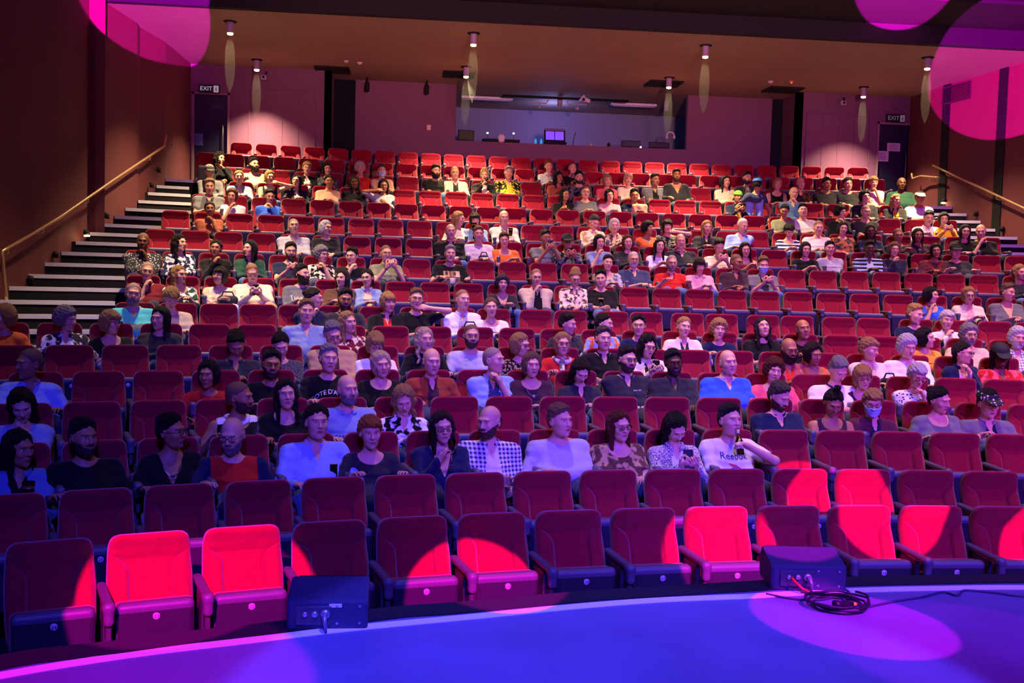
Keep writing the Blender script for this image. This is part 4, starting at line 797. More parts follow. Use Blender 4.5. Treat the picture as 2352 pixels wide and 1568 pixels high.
# stepped floor following the arcs
fm = MB()
def arc_block(mb, r0, r1, z0, z1, a0, a1, n=48):
    V = []
    for i in range(n+1):
        a = a0+(a1-a0)*i/n
        for r, z in ((r0, z0), (r0, z1), (r1, z1), (r1, z0)): V.append((CX+r*math.sin(a), CY+r*math.cos(a), z))
    F = [(i*4+j, i*4+4+j, i*4+4+(j+1) % 4, i*4+(j+1) % 4) for i in range(n) for j in range(4)]+[(0, 1, 2, 3), (n*4+3, n*4+2, n*4+1, n*4)]
    mb.add(V, F)
A0, A1 = math.radians(-27), math.radians(24)
for i in range(17):
    r0 = RR[i]-.80 if i else 11.5; r1 = RR[i+1]-.80 if i < 16 else 34.5
    arc_block(fm, r0, r1, -.3, FL[i], A0, A1)
struct('floor', fm, carpet)
# walls
def xl(y): # left wall line at depth y
    return (.99469*-6.9+.10297*((y+.10297*-6.9)/.99469))
def wall_strip(mb, pts, z0, z1, th=.15, sgn=1):
    for (a, b) in zip(pts[:-1], pts[1:]):
        a, b = Vector(a), Vector(b); d = (b-a).normalized(); n = Vector((-d.y, d.x))*th*sgn
        V = [(a.x, a.y, z0), (b.x, b.y, z0), (b.x+n.x, b.y+n.y, z0), (a.x+n.x, a.y+n.y, z0), (a.x, a.y, z1), (b.x, b.y, z1), (b.x+n.x, b.y+n.y, z1), (a.x+n.x, a.y+n.y, z1)]
        mb.add(V, [(0, 1, 2, 3), (4, 7, 6, 5), (0, 4, 5, 1), (1, 5, 6, 2), (2, 6, 7, 3), (3, 7, 4, 0)])
def lp(px, off=0):
    Yc = (6.9-off)*2400.3/(1176-px); v = c2w(-6.9+off, Yc); return (v.x, v.y)
Lw = [(c2w(-6.9, 1)[0], c2w(-6.9, 1)[1]), lp(0), lp(131), lp(208, -.14), lp(216, -.02), lp(310), lp(316, -.06), lp(375), (xl(YB)-.14, YB)]
m = MB(); wall_strip(m, Lw, -.3, 9.2); struct('wall_left', m, wallm)
def rp_(px, off=0):    # on the mirrored wall
    a = (2*CX-xl(5)-off, 5); b = (2*CX-xl(20)-off, 20); d = ray(px, 784)
    # intersect plan ray with line a-b
    dx, dy = b[0]-a[0], b[1]-a[1]; den = d.x*dy-d.y*dx; t = (a[0]*dy-a[1]*dx)/den; return (d.x*t, d.y*t)
Rw = [(2*CX-xl(1), 1), (2*CX-xl(9), 9), rp_(2400), rp_(2262), rp_(2137), (2*CX-xl(YB)+.16, YB)]
m = MB(); wall_strip(m, Rw, -.3, 9.2, .15, -1); struct('wall_right', m, wallm)
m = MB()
for a, b in ((2262, 2281), (2137, 2153)): wall_strip(m, [rp_(b, .025), rp_(a, .025)], -.3, 9.2, .03, -1)  # black strips paint the shade of recesses onto the flat wall
o = m.build('painted_recess_shade', darkm); o['kind'] = 'structure'
def bx(px, y, z=0): d = ray(px, 700); return d.x/d.y*y
x0, x1, x2, x3 = bx(437, YB)-.12, bx(753, YB), bx(1811, YB), bx(2085, YB)+.15
bo0, bo1 = bx(1037, YM), bx(1563, YM); BZ = 5.47
dl0, dl1, dr0, dr1 = bx(437, YB), bx(523, YB), bx(1996, YB), bx(2077, YB); DZ = 6.15; FZ = FL[16]
m = MB()
def wbox(x_0, x_1, z_0, z_1, y, th=.15): m.box(((x_0+x_1)/2, y+th/2, (z_0+z_1)/2), (x_1-x_0, th, z_1-z_0))
for (a, b, c, d) in ((x0-.3, dl0, dl1, x1), (x2, dr0, dr1, x3+.3)):
    wbox(a, b, 2.5, CZ+.3, YB); wbox(c, d, 2.5, CZ+.3, YB); wbox(b, c, DZ, CZ+.3, YB); wbox(b, c, 2.5, FZ-.0, YB)
m.box(((x1)-.075, (YB+YM)/2, 4.6), (.15, YM-YB, CZ-2.1)); m.box((x2+.075, (YB+YM)/2, 4.6), (.15, YM-YB, CZ-2.1))
wbox(x1-.15, bo0, 2.5, CZ+.3, YM); wbox(bo1, x2+.15, 2.5, CZ+.3, YM); wbox(bo0, bo1, 2.5, BZ, YM)
struct('wall_back', m, wallb)
m = MB()    # dark curtained strips beside the recess
for a, b in ((x1, bx(806, YM)), (bx(1757, YM), x2)):
    n = 10
    for i in range(n): m.tube([((a+(b-a)*(i+.5)/n), YM-.05, 4.1), ((a+(b-a)*(i+.5)/n), YM-.05, CZ-.02)], .045, 8)
o = m.build('trim_1', mat('dark curtain', '#0c0a22', .9), None, None, True); o['kind'] = 'structure'
m = MB()    # shallow wall panels
for pa, pb, ya, yb in ((568, 716, 205, 300), (1835, 1978, 262, 352)):
    a, b = bx(pa, YB), bx(pb, YB); zt = hit((pa+pb)/2, ya, (0, YB, 0), (0, 1, 0)).z; zb = FZ+.9
    m.box(((a+b)/2, YB-.012, zt), (b-a, .024, .03)); m.box((a, YB-.012, (zt+zb)/2), (.03, .024, zt-zb)); m.box((b, YB-.012, (zt+zb)/2), (.03, .024, zt-zb))
    for k in range(1, 4): m.box((a+(b-a)*k/4, YB-.004, (zt+zb)/2), (.008, .01, zt-zb))
o = m.build('trim_2', wallb); o['kind'] = 'structure'
# ceilings
m = MB(); m.box((3.4, (18.38+27.8)/2, CZ+.1), (20, 27.8-18.38, .2)); struct('ceiling', m, ceilm)
m = MB(); m.box((3.4, 18.30, CZ+.16), (20, .16, .32)); m.box((3.4, 17.5, CZ+.40), (20, 1.8, .16)); m.box((3.4, 16.6, CZ+.78), (20, .16, .8)); m.box((3.4, 6, 7.95), (24, 21.5, .2)); struct('ceiling_upper', m, mat('upper ceiling', '#140f1e', .85))
# booth interior
m = MB(); a, b = bo0, bo1
m.box(((a+b)/2, 27.6, 5.4), (b-a+3, .15, 3.4)); m.box((a-1.2, 26.1, 5.4), (.15, 3.1, 3.4)); m.box((b+1.2, 26.1, 5.4), (.15, 3.1, 3.4)); m.box(((a+b)/2, 26.1, 4.0), (b-a+3, 3.1, .1))
struct('wall_booth', m, mat('booth wall', '#74789c', .8))
# doors
def door(n, a, b, flip):
    m = MB(); y = YB-.01; w = .045
    for x in (a+w/2, b-w/2): m.box((x, YB+.05, (FZ+DZ)/2), (w, .14, DZ-FZ))
    m.box(((a+b)/2, YB+.05, DZ-w/2), (b-a, .14, w)); fr = m.build('door_frame', mat('door frame', '#8b6a78', .5)); 
    L = MB(); L.box(((a+b)/2, YB+.09, (FZ+DZ)/2-.02), (b-a-2*w, .05, DZ-FZ-w), None, .004); d = L.build('door_%d' % n, mat('door leaf', '#0f1230' if n == 1 else '#2a1733', .5)); d['kind'] = 'structure'; fr.parent = d
    h = MB(); hx = b-.14 if not flip else a+.14; h.tube([(hx, YB+.06, FZ+.75), (hx, YB-.0, FZ+.77), (hx, YB-.0, FZ+1.35), (hx, YB+.06, FZ+1.37)], .014, 8); h.build('door_handle', mat('dull steel', '#8a8794', .35, .8), d, None, True)
    k = MB(); k.box(((a+b)/2, YB+.062, FZ+.12), (b-a-2*w-.06, .006, .2)); k.build('kick_plate', mat('dull steel', '#8a8794', .35, .8), d)
door(1, dl0, dl1, False); door(2, dr0, dr1, False)
def exit_sign(pa, pb, ya, yb, label, lit):
    a, b = bx(pa, YB), bx(pb, YB); zt = hit((pa+pb)/2, ya, (0, YB, 0), (0, 1, 0)).z; zb = hit((pa+pb)/2, yb, (0, YB, 0), (0, 1, 0)).z
    M = Matrix.Translation(((a+b)/2, YB-.03, (zt+zb)/2)); w, h = b-a, zt-zb
    m = MB(); m.box((0, 0, 0), (w, .05, h), None, .006); o = m.build('exit_sign', mat('sign black', '#0c0d10', .4), None, M); tag(o, label, 'exit sign')
    f = mat('sign white %s' % lit, '#b8b0c0', .5, emis='#c8d4d0', es=lit); V, Fs = text_mesh('EXIT', h*.72); V = [(x-w*.14, -.027, y) for x, y, z in V]; obj('lettering', mesh('lettering', V, Fs, f, smooth=False), o)
    q = MB(); q.box((w*.34, -.027, 0), (w*.24, .004, h*.8)); p = q.build('pictogram_panel', f, o)
    r = MB(); dk = mat('sign black', '#0c0d10', .4); c = w*.34; s = h*.8
    r.tube([(c+.02*s, -.031, .12*s), (c-.04*s, -.031, -.1*s), (c-.16*s, -.031, -.3*s)], s*.045, 6); r.tube([(c-.04*s, -.031, -.1*s), (c+.1*s, -.031, -.16*s), (c+.12*s, -.031, -.36*s)], s*.045, 6); r.tube([(c-.14*s, -.031, .04*s), (c+.02*s, -.031, .12*s), (c+.16*s, -.031, .0)], s*.035, 6)
    v, F_ = qs((c+.05*s, -.031, .27*s), (s*.07, .004, s*.07), 2); r.add(v, [tuple(t) for t in F_]); r.build('running_figure', dk, p)
exit_sign(453, 500, 195, 214, 'exit sign with running figure above the dark door on the stair side', .22)
exit_sign(2014, 2056, 262, 281, 'dimmer exit sign above the door bearing two paper notices', .06)
def paper(pa, pb, ya, yb, label, col='#d8c4d8', y=YB+.06):
    A = hit(pa, ya, (0, y, 0), (0, 1, 0)); B = hit(pb, yb, (0, y, 0), (0, 1, 0)); M = Matrix.Translation(((A.x+B.x)/2, y-.003, (A.z+B.z)/2)); w, h = abs(B.x-A.x), abs(A.z-B.z)
    m = MB(); m.box((0, 0, 0), (w, .003, h)); o = m.build('paper_notice', mat('paper '+col, col, .8), None, M); tag(o, label, 'notice')
    q = MB()
    for k in range(5): q.box((rnd.uniform(-.04, .0)*w, -.0025, h*(.3-.15*k)), (w*rnd.uniform(.5, .8), .001, h*.04))
    q.build('printed_lines', mat('ink', '#54466a', .8), o)
paper(2010, 2040, 346, 371, 'lower white paper notice taped to the door beside the far aisle')
paper(2038, 2067, 328, 348, 'upper white paper notice taped to the door beside the far aisle')
paper(438, 466, 306, 334, 'pale blue poster fixed low on the dark exit door', '#5c6aa8')
paper(484, 516, 239, 252, 'faint arrow sign high on the dark exit door', '#2c3350')
# light switch plate by the booth
A = hit(985, 293, (0, YM, 0), (0, 1, 0)); m = MB(); m.box((0, 0, 0), (.09, .02, .12), None, .004); o = m.build('wall_switch', mat('plastic cream', '#d8c0b8', .5), None, Matrix.Translation((A.x, YM-.01, A.z))); tag(o, 'small cream switch plate on the recessed wall beside the booth', 'switch')
q = MB(); q.box((0, -.013, 0), (.03, .008, .05), None, .003); q.build('rocker', mat('plastic cream', '#d8c0b8', .5), o)
# ceiling vents
for i, (px, py, w) in enumerate(((764, 159, .70), (1054, 170, .66), (1524, 191, .72), (1798, 205, .74))):
    p = hitz(px, py, CZ); o = empty('ceiling_vent', Matrix.Translation((p.x, p.y, CZ)), ['dark ceiling vent nearest the exit door with the sign', 'dark ceiling vent beside the booth and behind a downlight', 'dark ceiling vent above the far end of the booth', 'dark ceiling vent nearest the door with paper notices'][i], 'vent', 'ceiling vents')
    m = MB()
    for a, b, c, d in ((0, .33, w, .04), (0, -.33, w, .04), (w/2, 0, .04, .66), (-w/2, 0, .04, .66)): m.box((a, b, -.012), (c, d, .03))
    m.build('frame', darkm, o); m = MB()
    for k in range(11): m.box((0, -.3+.06*k, -.012), (w, .035, .006), Matrix.Rotation(0, 4, 'X'))
    m.build('slats', darkm, o)
# downlights
DL = [(529, 49), (1088, 76), (1621, 104), (2131, 132), (590, 137), (1071, 153), (1537, 178), (1984, 200)]
dn = ['closest to the magenta disc on the wall', 'in the nearer row, before the booth', 'in the nearer row, past the booth', 'beside the far side wall', 'in front of the exit door with the sign', 'at the corner of the booth', 'at the far corner of the booth', 'in front of the door with papers']
DLP = []
for i, (px, py) in enumerate(DL):
    p = hitz(px, py, CZ); o = empty('downlight', Matrix.Translation((p.x, p.y, CZ)), 'lit cylinder downlight on the low ceiling '+dn[i], 'downlight', 'cylinder downlights'); DLP.append(p)
    m = MB(); m.lathe([(.0, 0), (.115, 0), (.115, -.012), (.05, -.02)], 24); m.build('mounting_plate', darkm, o, None, True)
    m = MB(); m.lathe([(.058, -.015), (.060, -.02), (.060, -.205), (.052, -.205), (.052, -.18)], 24); m.build('housing', mat('lamp housing', '#9a86b0', .5), o, None, True)
    m = MB(); m.lathe([(.051, -.196), (.054, -.210), (.048, -.232), (.02, -.240), (.0005, -.241)], 20); m.build('bulb', mat('bulb glow', '#ffe9a8', emis='#ffdc70', es=7), o, None, True)
for px, py, lb, c in ((795, 139, 'flat pale smoke detector above the exit-side vent', '#caa0a0'), (826, 143, 'small pale dome sensor beside the smoke detector', '#c8b0d0'), (1770, 186, 'small pale dome sensor by the far vent', '#c8b0d0'), (1817, 186, 'smoke detector with a red light by the far vent', '#c07060')):
    p = hitz(px, py, CZ); m = MB(); m.lathe([(.055, 0), (.055, -.02), (.035, -.045), (.001, -.05)], 18); o = m.build('smoke_detector', mat('plastic '+c, c, .5), None, Matrix.Translation((p.x, p.y, CZ)), True); tag(o, lb, 'sensor')
    if 'red' in lb: q = MB(); v, F_ = qs((0, -.03, -.045), (.014, .014, .01), 2); q.add(v, [tuple(t) for t in F_]); q.build('indicator', mat('red led', '#ff2010', emis='#ff3010', es=12), o)
for px, py, lb in ((606, 178, 'small white camera on a bracket near the exit sign door'), (1936, 237, 'small white camera on a bracket near the papered door')):
    p = hit(px, py, (0, YB-.12, 0), (0, 1, 0)); o = empty('security_camera', Matrix.Translation(p), lb, 'camera')
    m = MB(); m.box((0, 0, 0), (.13, .12, .10), None, .015); m.build('body', mat('cam white', '#a79ac0', .5), o); m = MB(); m.tube([(.02, .0, .04), (.05, .03, .12), (.05, .12, .14)], .014, 6); m.build('bracket', darkm, o)
    m = MB(); m.lathe([(.028, 0), (.028, .02), (.001, .022)], 12, Matrix.Translation((0, -.06, 0)) @ Matrix.Rotation(math.radians(90), 4, 'X')); m.build('lens', darkm, o)
for px, py, lb in ((844, 178, 'thin black rod fitting hanging beside the dark curtain strip'), (981, 188, 'black spotlight hanging from the ceiling next to the booth')):
    p = hit(px, py, (0, YM-.35, 0), (0, 1, 0)); o = empty('ceiling_spotlight', Matrix.Translation((p.x, p.y, CZ)), lb, 'spotlight')
    m = MB(); m.tube([(0, 0, 0), (0, 0, -.14)], .018, 8); m.build('stem', darkm, o); m = MB(); m.lathe([(.035, -.1), (.05, -.14), (.05, -.30), (.03, -.31)], 14); m.build('lamp_body', darkm, o, None, True)
# step lights on the side walls
def lwall_hit(px, py, off=.02):
    p0 = c2w(-6.9+off, 5); d = c2w(0, 1)-c2w(0, 0); return hit(px, py, p0, (d.y, -d.x, 0))
def rwall_hit(px, py, off=.02):
    a = Vector((2*CX-xl(5)-off, 5, 0)); b = Vector((2*CX-xl(20)-off, 20, 0)); d = (b-a).normalized(); return hit(px, py, a, (d.y, -d.x, 0))
wn = math.atan2(.10297, .99469)
SL = [(361, 389, 0, 'top of the stairs'), (345, 424, 0, 'second from the top'), (242, 494, 0, 'middle of the stairs'), (194, 534, 1, 'lit one halfway down'), (124, 583, 0, 'above the lower landing'), (66, 640, 0, 'at the foot of the handrail')]
for px, py, lit, w in SL:
    p = lwall_hit(px, py); o = empty('step_light', Matrix.Translation(p) @ Matrix.Rotation(-wn, 4, 'Z'), 'round black step light on the stair wall, '+w, 'step light', 'step lights on the stair wall')
    m = MB(); m.lathe([(.05, 0), (.05, .03), (.035, .06), (.001, .065)], 14, Matrix.Rotation(math.radians(90), 4, 'Y')); m.build('hood', darkm, o, None, True)
    m = MB(); m.box((.04, 0, -.05), (.07, .06, .02)); m.build('lamp', mat('step lamp lit', '#ffd8a0', emis='#ffcf90', es=25) if lit else darkm, o)
for px, py, lit, w in [(2171, 461, 1, 'the lit one near the papered door'), (2244, 490, 0, 'under the sloping handrail'), (2304, 525, 0, 'lowest in view')]:
    p = rwall_hit(px, py); o = empty('step_light', Matrix.Translation(p) @ Matrix.Rotation(wn, 4, 'Z'), 'round black step light on the far aisle wall, '+w, 'step light', 'step lights on the far wall')
    m = MB(); m.lathe([(.05, 0), (.05, .03), (.035, .06), (.001, .065)], 14, Matrix.Rotation(math.radians(-90), 4, 'Y')); m.build('hood', darkm, o, None, True)
    m = MB(); m.box((-.04, 0, -.05), (.07, .06, .02)); m.build('lamp', mat('step lamp lit', '#ffd8a0', emis='#ffcf90', es=25) if lit else darkm, o)
# handrails
brass = mat('handrail steel', '#d8b080', .35, .7)
def rail(pts, f, label, brk, sgn):
    P = [f(px, py, .16) for px, py in pts]; o = empty('handrail', Matrix.Translation(P[0]), label, 'handrail'); P = [p-P[0] for p in P]
    S = []
    for i in range(len(P)-1):
        for k in range(4): S.append(P[i].lerp(P[i+1], k/4))
    S.append(P[-1]); m = MB(); m.tube(S, .023, 10); m.build('rail', brass, o, None, True)
    for t in brk:
        i = int(t); p = P[i].lerp(P[i+1], t-i); m = MB(); m.tube([p, p+Vector((0, 0, -.07)), p+Vector((-sgn*.09, 0, -.09)), p+Vector((-sgn*.14, 0, -.09))], .012, 6); m.build('bracket', brass, o, None, True)
rail([(382, 310), (377, 336), (260, 414), (140, 497), (70, 540), (5, 577), (8, 620), (15, 690)], lwall_hit, 'long steel handrail climbing the stair wall under the magenta disc', (1.3, 2.5, 3.6, 4.8), 1)
rail([(2143, 380), (2250, 430), (2352, 478), (2460, 530)], rwall_hit, 'steel handrail sloping down the far side wall', (.3, 1.4), -1)
rail([(2158, 408), (2115, 404), (2096, 410), (2094, 398)], rwall_hit, 'short dark curved rail end beside the papered door', (0.5,), -1)
p = lwall_hit(393, 325, .1); m = MB(); m.tube([(0, 0, -.06), (.04, 0, -.07), (.05, 0, 0), (.04, 0, .07), (0, 0, .06)], .012, 6); o = m.build('wall_hook', brass, None, Matrix.Translation(p), True); tag(o, 'small bright hook on the wall just above the handrail top', 'hook')
# side stairs: two treads per row
def stairs(a_in, a_out, rows_, name, label):
    o = empty(name, Matrix.Identity(4), label, 'staircase')
    body = MB()
    for i in rows_:
        j = i-1; r1 = RR[j+1]-.80 if j < 16 else 34; zf = FL[j]; zn = FL[j+1] if j < 16 else FL[16]
        for (ra, z) in ((RR[j]-.80, zf+.002), (r1-.47, (zf+zn)/2)):
            if j == 16 and ra > RR[16]: continue
            b0 = a_in(j); b1 = a_out(ra)
            if z > zf+.01: arc_block(body, ra, r1, zf, z, min(b0, b1), max(b0, b1), 12)
            nz = MB(); arc_block(nz, ra-.012, ra+.05, z-.050, z+.006, min(b0, b1), max(b0, b1), 12); nz.build('step_nosing', alum, o)
    body.build('steps', carpet, o)
def ang(x, y): return math.atan2(x-CX, y-CY)
def wall_ang(r, side):
    lo, hi = (math.radians(-40), 0) if side < 0 else (0, math.radians(40))
    for _ in range(30):
        a = (lo+hi)/2; x, y = CX+r*math.sin(a), CY+r*math.cos(a); w = xl(y) if side < 0 else 2*CX-xl(y)
        if side < 0:
            if x < w: lo = a
            else: hi = a
        else:
            if x > w: hi = a
            else: lo = a
    return (lo+hi)/2
KR = {1: (0, 13), 2: (-1, 14), 3: (-1, 15), 4: (-1, 17), 5: (-1, 18), 6: (-1, 20), 7: (-1, 22), 8: (-8, 15), 9: (0, 26), 10: (-1, 27), 11: (0, 28), 12: (0, 28), 13: (-3, 24), 14: (-8, 19), 15: (-7, 20), 16: (-1, 27), 17: (0, 27)}
def seat_th(row, k):
    off = {-8: .40, -7: .33, -6: .25, -5: .15, -4: .05}.get(k, 0) if row == 8 else 0
    if row == 8 and k >= 0: off += (.05 if k % 2 == 0 else -.05)
    return PH[row-1]+(k+off)*SP/RR[row-1]
LA = lambda j: seat_th(j+1, KR[j+1][0])-.36/RR[j]
stairs(LA, lambda r: wall_ang(r, -1), range(8, 18), 'staircase', 'carpeted aisle stairs with pale nosings along the handrail wall')
stairs(lambda j: seat_th(j+1, KR[j+1][1])+.36/RR[j], lambda r: wall_ang(r, 1), range(10, 18), 'staircase', 'carpeted aisle stairs with pale nosings by the papered door')
# booth contents
def bp(px, py, y): return hit(px, py, (0, y, 0), (0, 1, 0))
m = MB(); a, b = bo0, bo1; m.box(((a+b)/2, YM+.55, BZ-.03), (b-a-.02, .75, .05)); o = m.build('control_desk', mat('desk dark', '#2b2730', .6)); tag(o, 'long dark control desk inside the booth opening', 'desk')
def monitor(px, py, w, h, label, scr, es=0, tilt=0, y=YM+.4):
    p = bp(px, py, y); M = Matrix.Translation((p.x, y, BZ)) @ Matrix.Rotation(tilt, 4, 'Z'); o = empty('computer_monitor', M, label, 'monitor')
    m = MB(); m.box((0, 0, .06+h/2), (w, .04, h), None, .006); m.build('casing', darkm, o)
    m = MB(); m.box((0, -.022, .06+h/2), (w-.03, .004, h-.03)); m.build('screen', mat('screen '+scr, scr, .4, emis=scr, es=es), o)
    m = MB(); m.box((0, .03, .03), (.05, .03, .10)); m.box((0, .03, -.0+.008), (.2, .14, .012)); m.build('stand', darkm, o)
monitor(1071, 295, .38, .24, 'dim olive monitor at the near end of the booth', '#2a2410', .3, .2)
monitor(1449, 326, .46, .15, 'low black monitor with a small lit icon in the booth', '#0a0818', .2)
monitor(1514, 328, .50, .14, 'low black monitor in the far corner of the booth', '#080610', .1)
p = bp(1276, 300, YM+.1); o = empty('music_stand', Matrix.Translation((p.x, YM+.12, BZ)), 'glowing violet lighting console screen standing at booth centre', 'console')
m = MB(); m.box((0, .06, .22), (.50, .03, .34), Matrix.Rotation(math.radians(-12), 4, 'X'), .01); m.build('back_panel', darkm, o)
m = MB()
for x in (-.11, .11): m.box((x, .038, .24), (.20, .006, .20), Matrix.Rotation(math.radians(-12), 4, 'X'))
m.build('screen', mat('violet screen', '#5a3cff', .4, emis='#5530ff', es=1.6), o)
m = MB(); m.box((0, .045, .385), (.46, .02, .06), Matrix.Rotation(math.radians(-12), 4, 'X')); m.build('hood', mat('dusty violet', '#7a5a8a', .6), o)
m = MB(); m.box((0, -.02, .035), (.52, .18, .06), None, .01); m.box((0, -.112, .035), (.40, .004, .02)); m.build('keypad', darkm, o)
p = bp(1150, 318, YM+.2); o = empty('mixing_desk', Matrix.Translation((p.x, YM+.2, BZ)), 'black mixing desk lying on the near half of the booth counter', 'mixing desk')
m = MB(); m.box((0, 0, .04), (.86, .4, .07), None, .01); m.build('chassis', darkm, o); m = MB()
for k in range(16): m.box((-.38+.05*k, -.05+.03*math.sin(k*2), .085), (.016, .03, .02))
m.build('faders', mat('fader caps', '#8c8494', .5), o)
def small(name, px, py, y, mb, m_, label, cat, z=None):
    p = bp(px, py, y); o = mb.build(name, m_, None, Matrix.Translation((p.x, y, BZ if z is None else z)), True); tag(o, label, cat); return o
for px, py, lb, c in ((1120, 305, 'tiny green-white desk lamp bulb over the mixing desk', '#b8fff0'), (1180, 306, 'tiny bright desk lamp bulb past the white clock', '#e0ffff'), (1472, 338, 'tiny bright lamp between the two low monitors', '#f0ffff')):
    p = bp(px, py, YM+.1); m = MB(); m.tube([(0, 0, 0), (0, .02, max(p.z-BZ-.02, .02))], .006, 6); v, F_ = qs((0, .02, max(p.z-BZ, .03)), (.02, .02, .02), 3)
    o = m.build('desk_lamp', darkm, None, Matrix.Translation((p.x, YM+.1, BZ)), True); tag(o, lb, 'lamp'); q = MB(); q.add(v, [tuple(t) for t in F_]); q.build('bulb', mat('bulb '+c, c, emis=c, es=14), o, None, True)
m = MB(); m.lathe([(.05, 0), (.075, .03), (.08, .12), (.05, .18), (.001, .19)], 16); o = small('table_clock', 1152, 304, YM+.02, m, mat('clock white', '#e8d8e8', .5), 'rounded white clock standing on the mixing desk', 'clock')
q = MB(); q.box((0, -.082, .10), (.004, .004, .05)); q.box((.015, -.082, .09), (.03, .004, .006)); q.build('clock_hands', darkm, o)
for px, lb in ((1230, 'small glowing blue bottle left of the violet console'), (1243, 'second small blue bottle touching the violet console')):
    m = MB(); m.lathe([(.028, 0), (.028, .08), (.012, .10), (.012, .125), (.001, .126)], 12); small('bottle', px, 326, YM+.05, m, mat('bottle blue', '#4aa8e0', .2, emis='#2a80c0', es=.7), lb, 'bottle')  # faint glow put into the bottle material; no lamp inside
m = MB(); m.tube([(0, 0, 0), (.01, 0, .14), (.06, 0, .33)], .008, 6); m.lathe([(.06, 0), (.06, .012), (.001, .014)], 12); small('microphone_stand', 1316, 320, YM+.2, m, darkm, 'thin gooseneck microphone leaning beside the violet console', 'microphone')
m = MB(); m.lathe([(.03, 0), (.035, .05), (.02, .075), (.001, .08)], 12); small('cup', 1357, 334, YM+.1, m, mat('cup beige', '#c0a898', .6), 'small beige cup on the booth counter', 'cup')
m = MB(); m.lathe([(.04, 0), (.04, .06), (.02, .1), (.001, .105)], 12); small('radio_handset', 1398, 331, YM+.1, m, darkm, 'small black handset on the booth counter', 'handset')
p = bp(1540, 312, YM+.45); o = empty('headphones', Matrix.Translation((p.x, YM+.45, p.z)), 'white headphones hanging over the far booth monitor', 'headphones')
m = MB(); m.tube([(.09*math.cos(a), 0, .09*math.sin(a)) for a in [math.pi*i/10 for i in range(11)]], .018, 8); m.build('band', mat('white plastic', '#d8c4dc', .5), o, None, True)
for s in (-1, 1): q = MB(); v, F_ = qs((s*.09, 0, -.03), (.03, .05, .05), 3); q.add(v, [tuple(t) for t in F_]); q.build('ear_cup', mat('white plastic', '#d8c4dc', .5), o, None, True)
for pa, pb, py, lb in ((1060, 1178, 214, 'unlit fluorescent fitting at the near side of the booth ceiling'), (1404, 1508, 230, 'unlit fluorescent fitting at the far side of the booth ceiling')):
    A = bp(pa, py, 25.6); B = bp(pb, py, 25.6); o = empty('fluorescent_light', Matrix.Translation(((A.x+B.x)/2, 25.6, CZ)), lb, 'light fitting'); w = B.x-A.x
    m = MB(); m.box((0, 0, -.06), (w, .16, .06), None, .01); m.build('housing', mat('fitting white', '#d8d8ff', .5), o); m = MB(); m.tube([(-w/2+.05, -.0, -.10), (w/2-.05, 0, -.10)], .014, 8); m.build('tube', mat('tube glass', '#b8b8e0', .3), o, None, True); m = MB()
    for s in (-1, 1): m.box((s*w*.3, 0, -.015), (.03, .03, .04))
    m.build('clips', darkm, o)
for px, py, lb in ((1286, 232, 'pale cylinder lamp above the violet console'), (1532, 243, 'pale cylinder lamp at the far corner of the booth')):
    p = bp(px, py, 25.2); o = empty('pendant_lamp', Matrix.Translation((p.x, 25.2, p.z)), lb, 'lamp'); m = MB(); m.lathe([(.001, .13), (.06, .13), (.06, -.13), (.05, -.13), (.05, -.1)], 18); m.build('shade', mat('lamp housing', '#9a86b0', .5), o, None, True)
    m = MB(); m.tube([(0, 0, .12), (0, 0, CZ-p.z)], .008, 6); m.build('cord', darkm, o)
A = bp(1155, 204, 24.9); B = bp(1444, 218, 24.9); m = MB(); m.tube([(A.x-B.x, 0, .06), (0, 0, .06)], .03, 8); o = m.build('lighting_bar', darkm, None, Matrix.Translation((B.x, 24.9, CZ-.16)), True); tag(o, 'long black pipe under the booth ceiling', 'pipe')
for px, w, lb in ((1240, .40, 'pale bracket arm with red dot hanging under the pipe'), (1327, .50, 'second pale bracket arm hanging under the pipe')):
    p = bp(px, 217, 24.8); o = empty('projector_bracket', Matrix.Translation((p.x, 24.8, CZ-.22)), lb, 'bracket'); m = MB(); m.tube([(-w/2, 0, .04), (-w/2+.03, 0, -.03), (w/2-.04, 0, -.03), (w/2, 0, .05)], .016, 6); m.build('arm', mat('cam white', '#a79ac0', .5), o, None, True)
    m = MB(); m.lathe([(.001, -.16), (.04, -.15), (.05, -.11), (.03, -.09)], 12); m.tube([(0, 0, -.1), (0, 0, -.03)], .008, 6); m.build('lamp', mat('cam white', '#a79ac0', .5), o, None, True)
p = bp(1344, 208, 24.7); m = MB(); m.box((0, 0, 0), (.24, .22, .10), Matrix.Rotation(.3, 4, 'Y'), .02); m.box((0, 0, .06), (.08, .08, .12), Matrix.Rotation(-.5, 4, 'Y'), .01); o = m.build('projector', mat('projector white', '#c8b4cc', .5), None, Matrix.Translation((p.x, 24.7, CZ-.16))); tag(o, 'small white projector clamped to the booth ceiling pipe', 'projector')
q = MB(); q.lathe([(.035, 0), (.035, .03), (.001, .03)], 12, Matrix.Translation((-.05, -.11, 0)) @ Matrix.Rotation(math.radians(90), 4, 'X')); q.build('lens', darkm, o)
# side wall grille on the far wall
A, B = rwall_hit(2168, 215, .0), rwall_hit(2230, 212, .0); o = empty('wall_grille', Matrix.Translation((A+B)/2) @ Matrix.Rotation(wn, 4, 'Z'), 'rectangular dark air grille high on the far side wall', 'grille'); L_ = (A-B).length
m = MB()
for a, b, c, d in ((0, .17, L_, .03), (0, -.17, L_, .03), (L_/2, 0, .03, .36), (-L_/2, 0, .03, .36)): m.box((-.015, a, b), (.03, c, d))
m.build('frame', mat('grille paint', '#3a1a30', .6), o); m = MB()
for k in range(10): m.box((-.012, 0, -.15+.033*k), (.015, L_, .018))
m.build('louvres', mat('grille dark', '#160a18', .6), o)
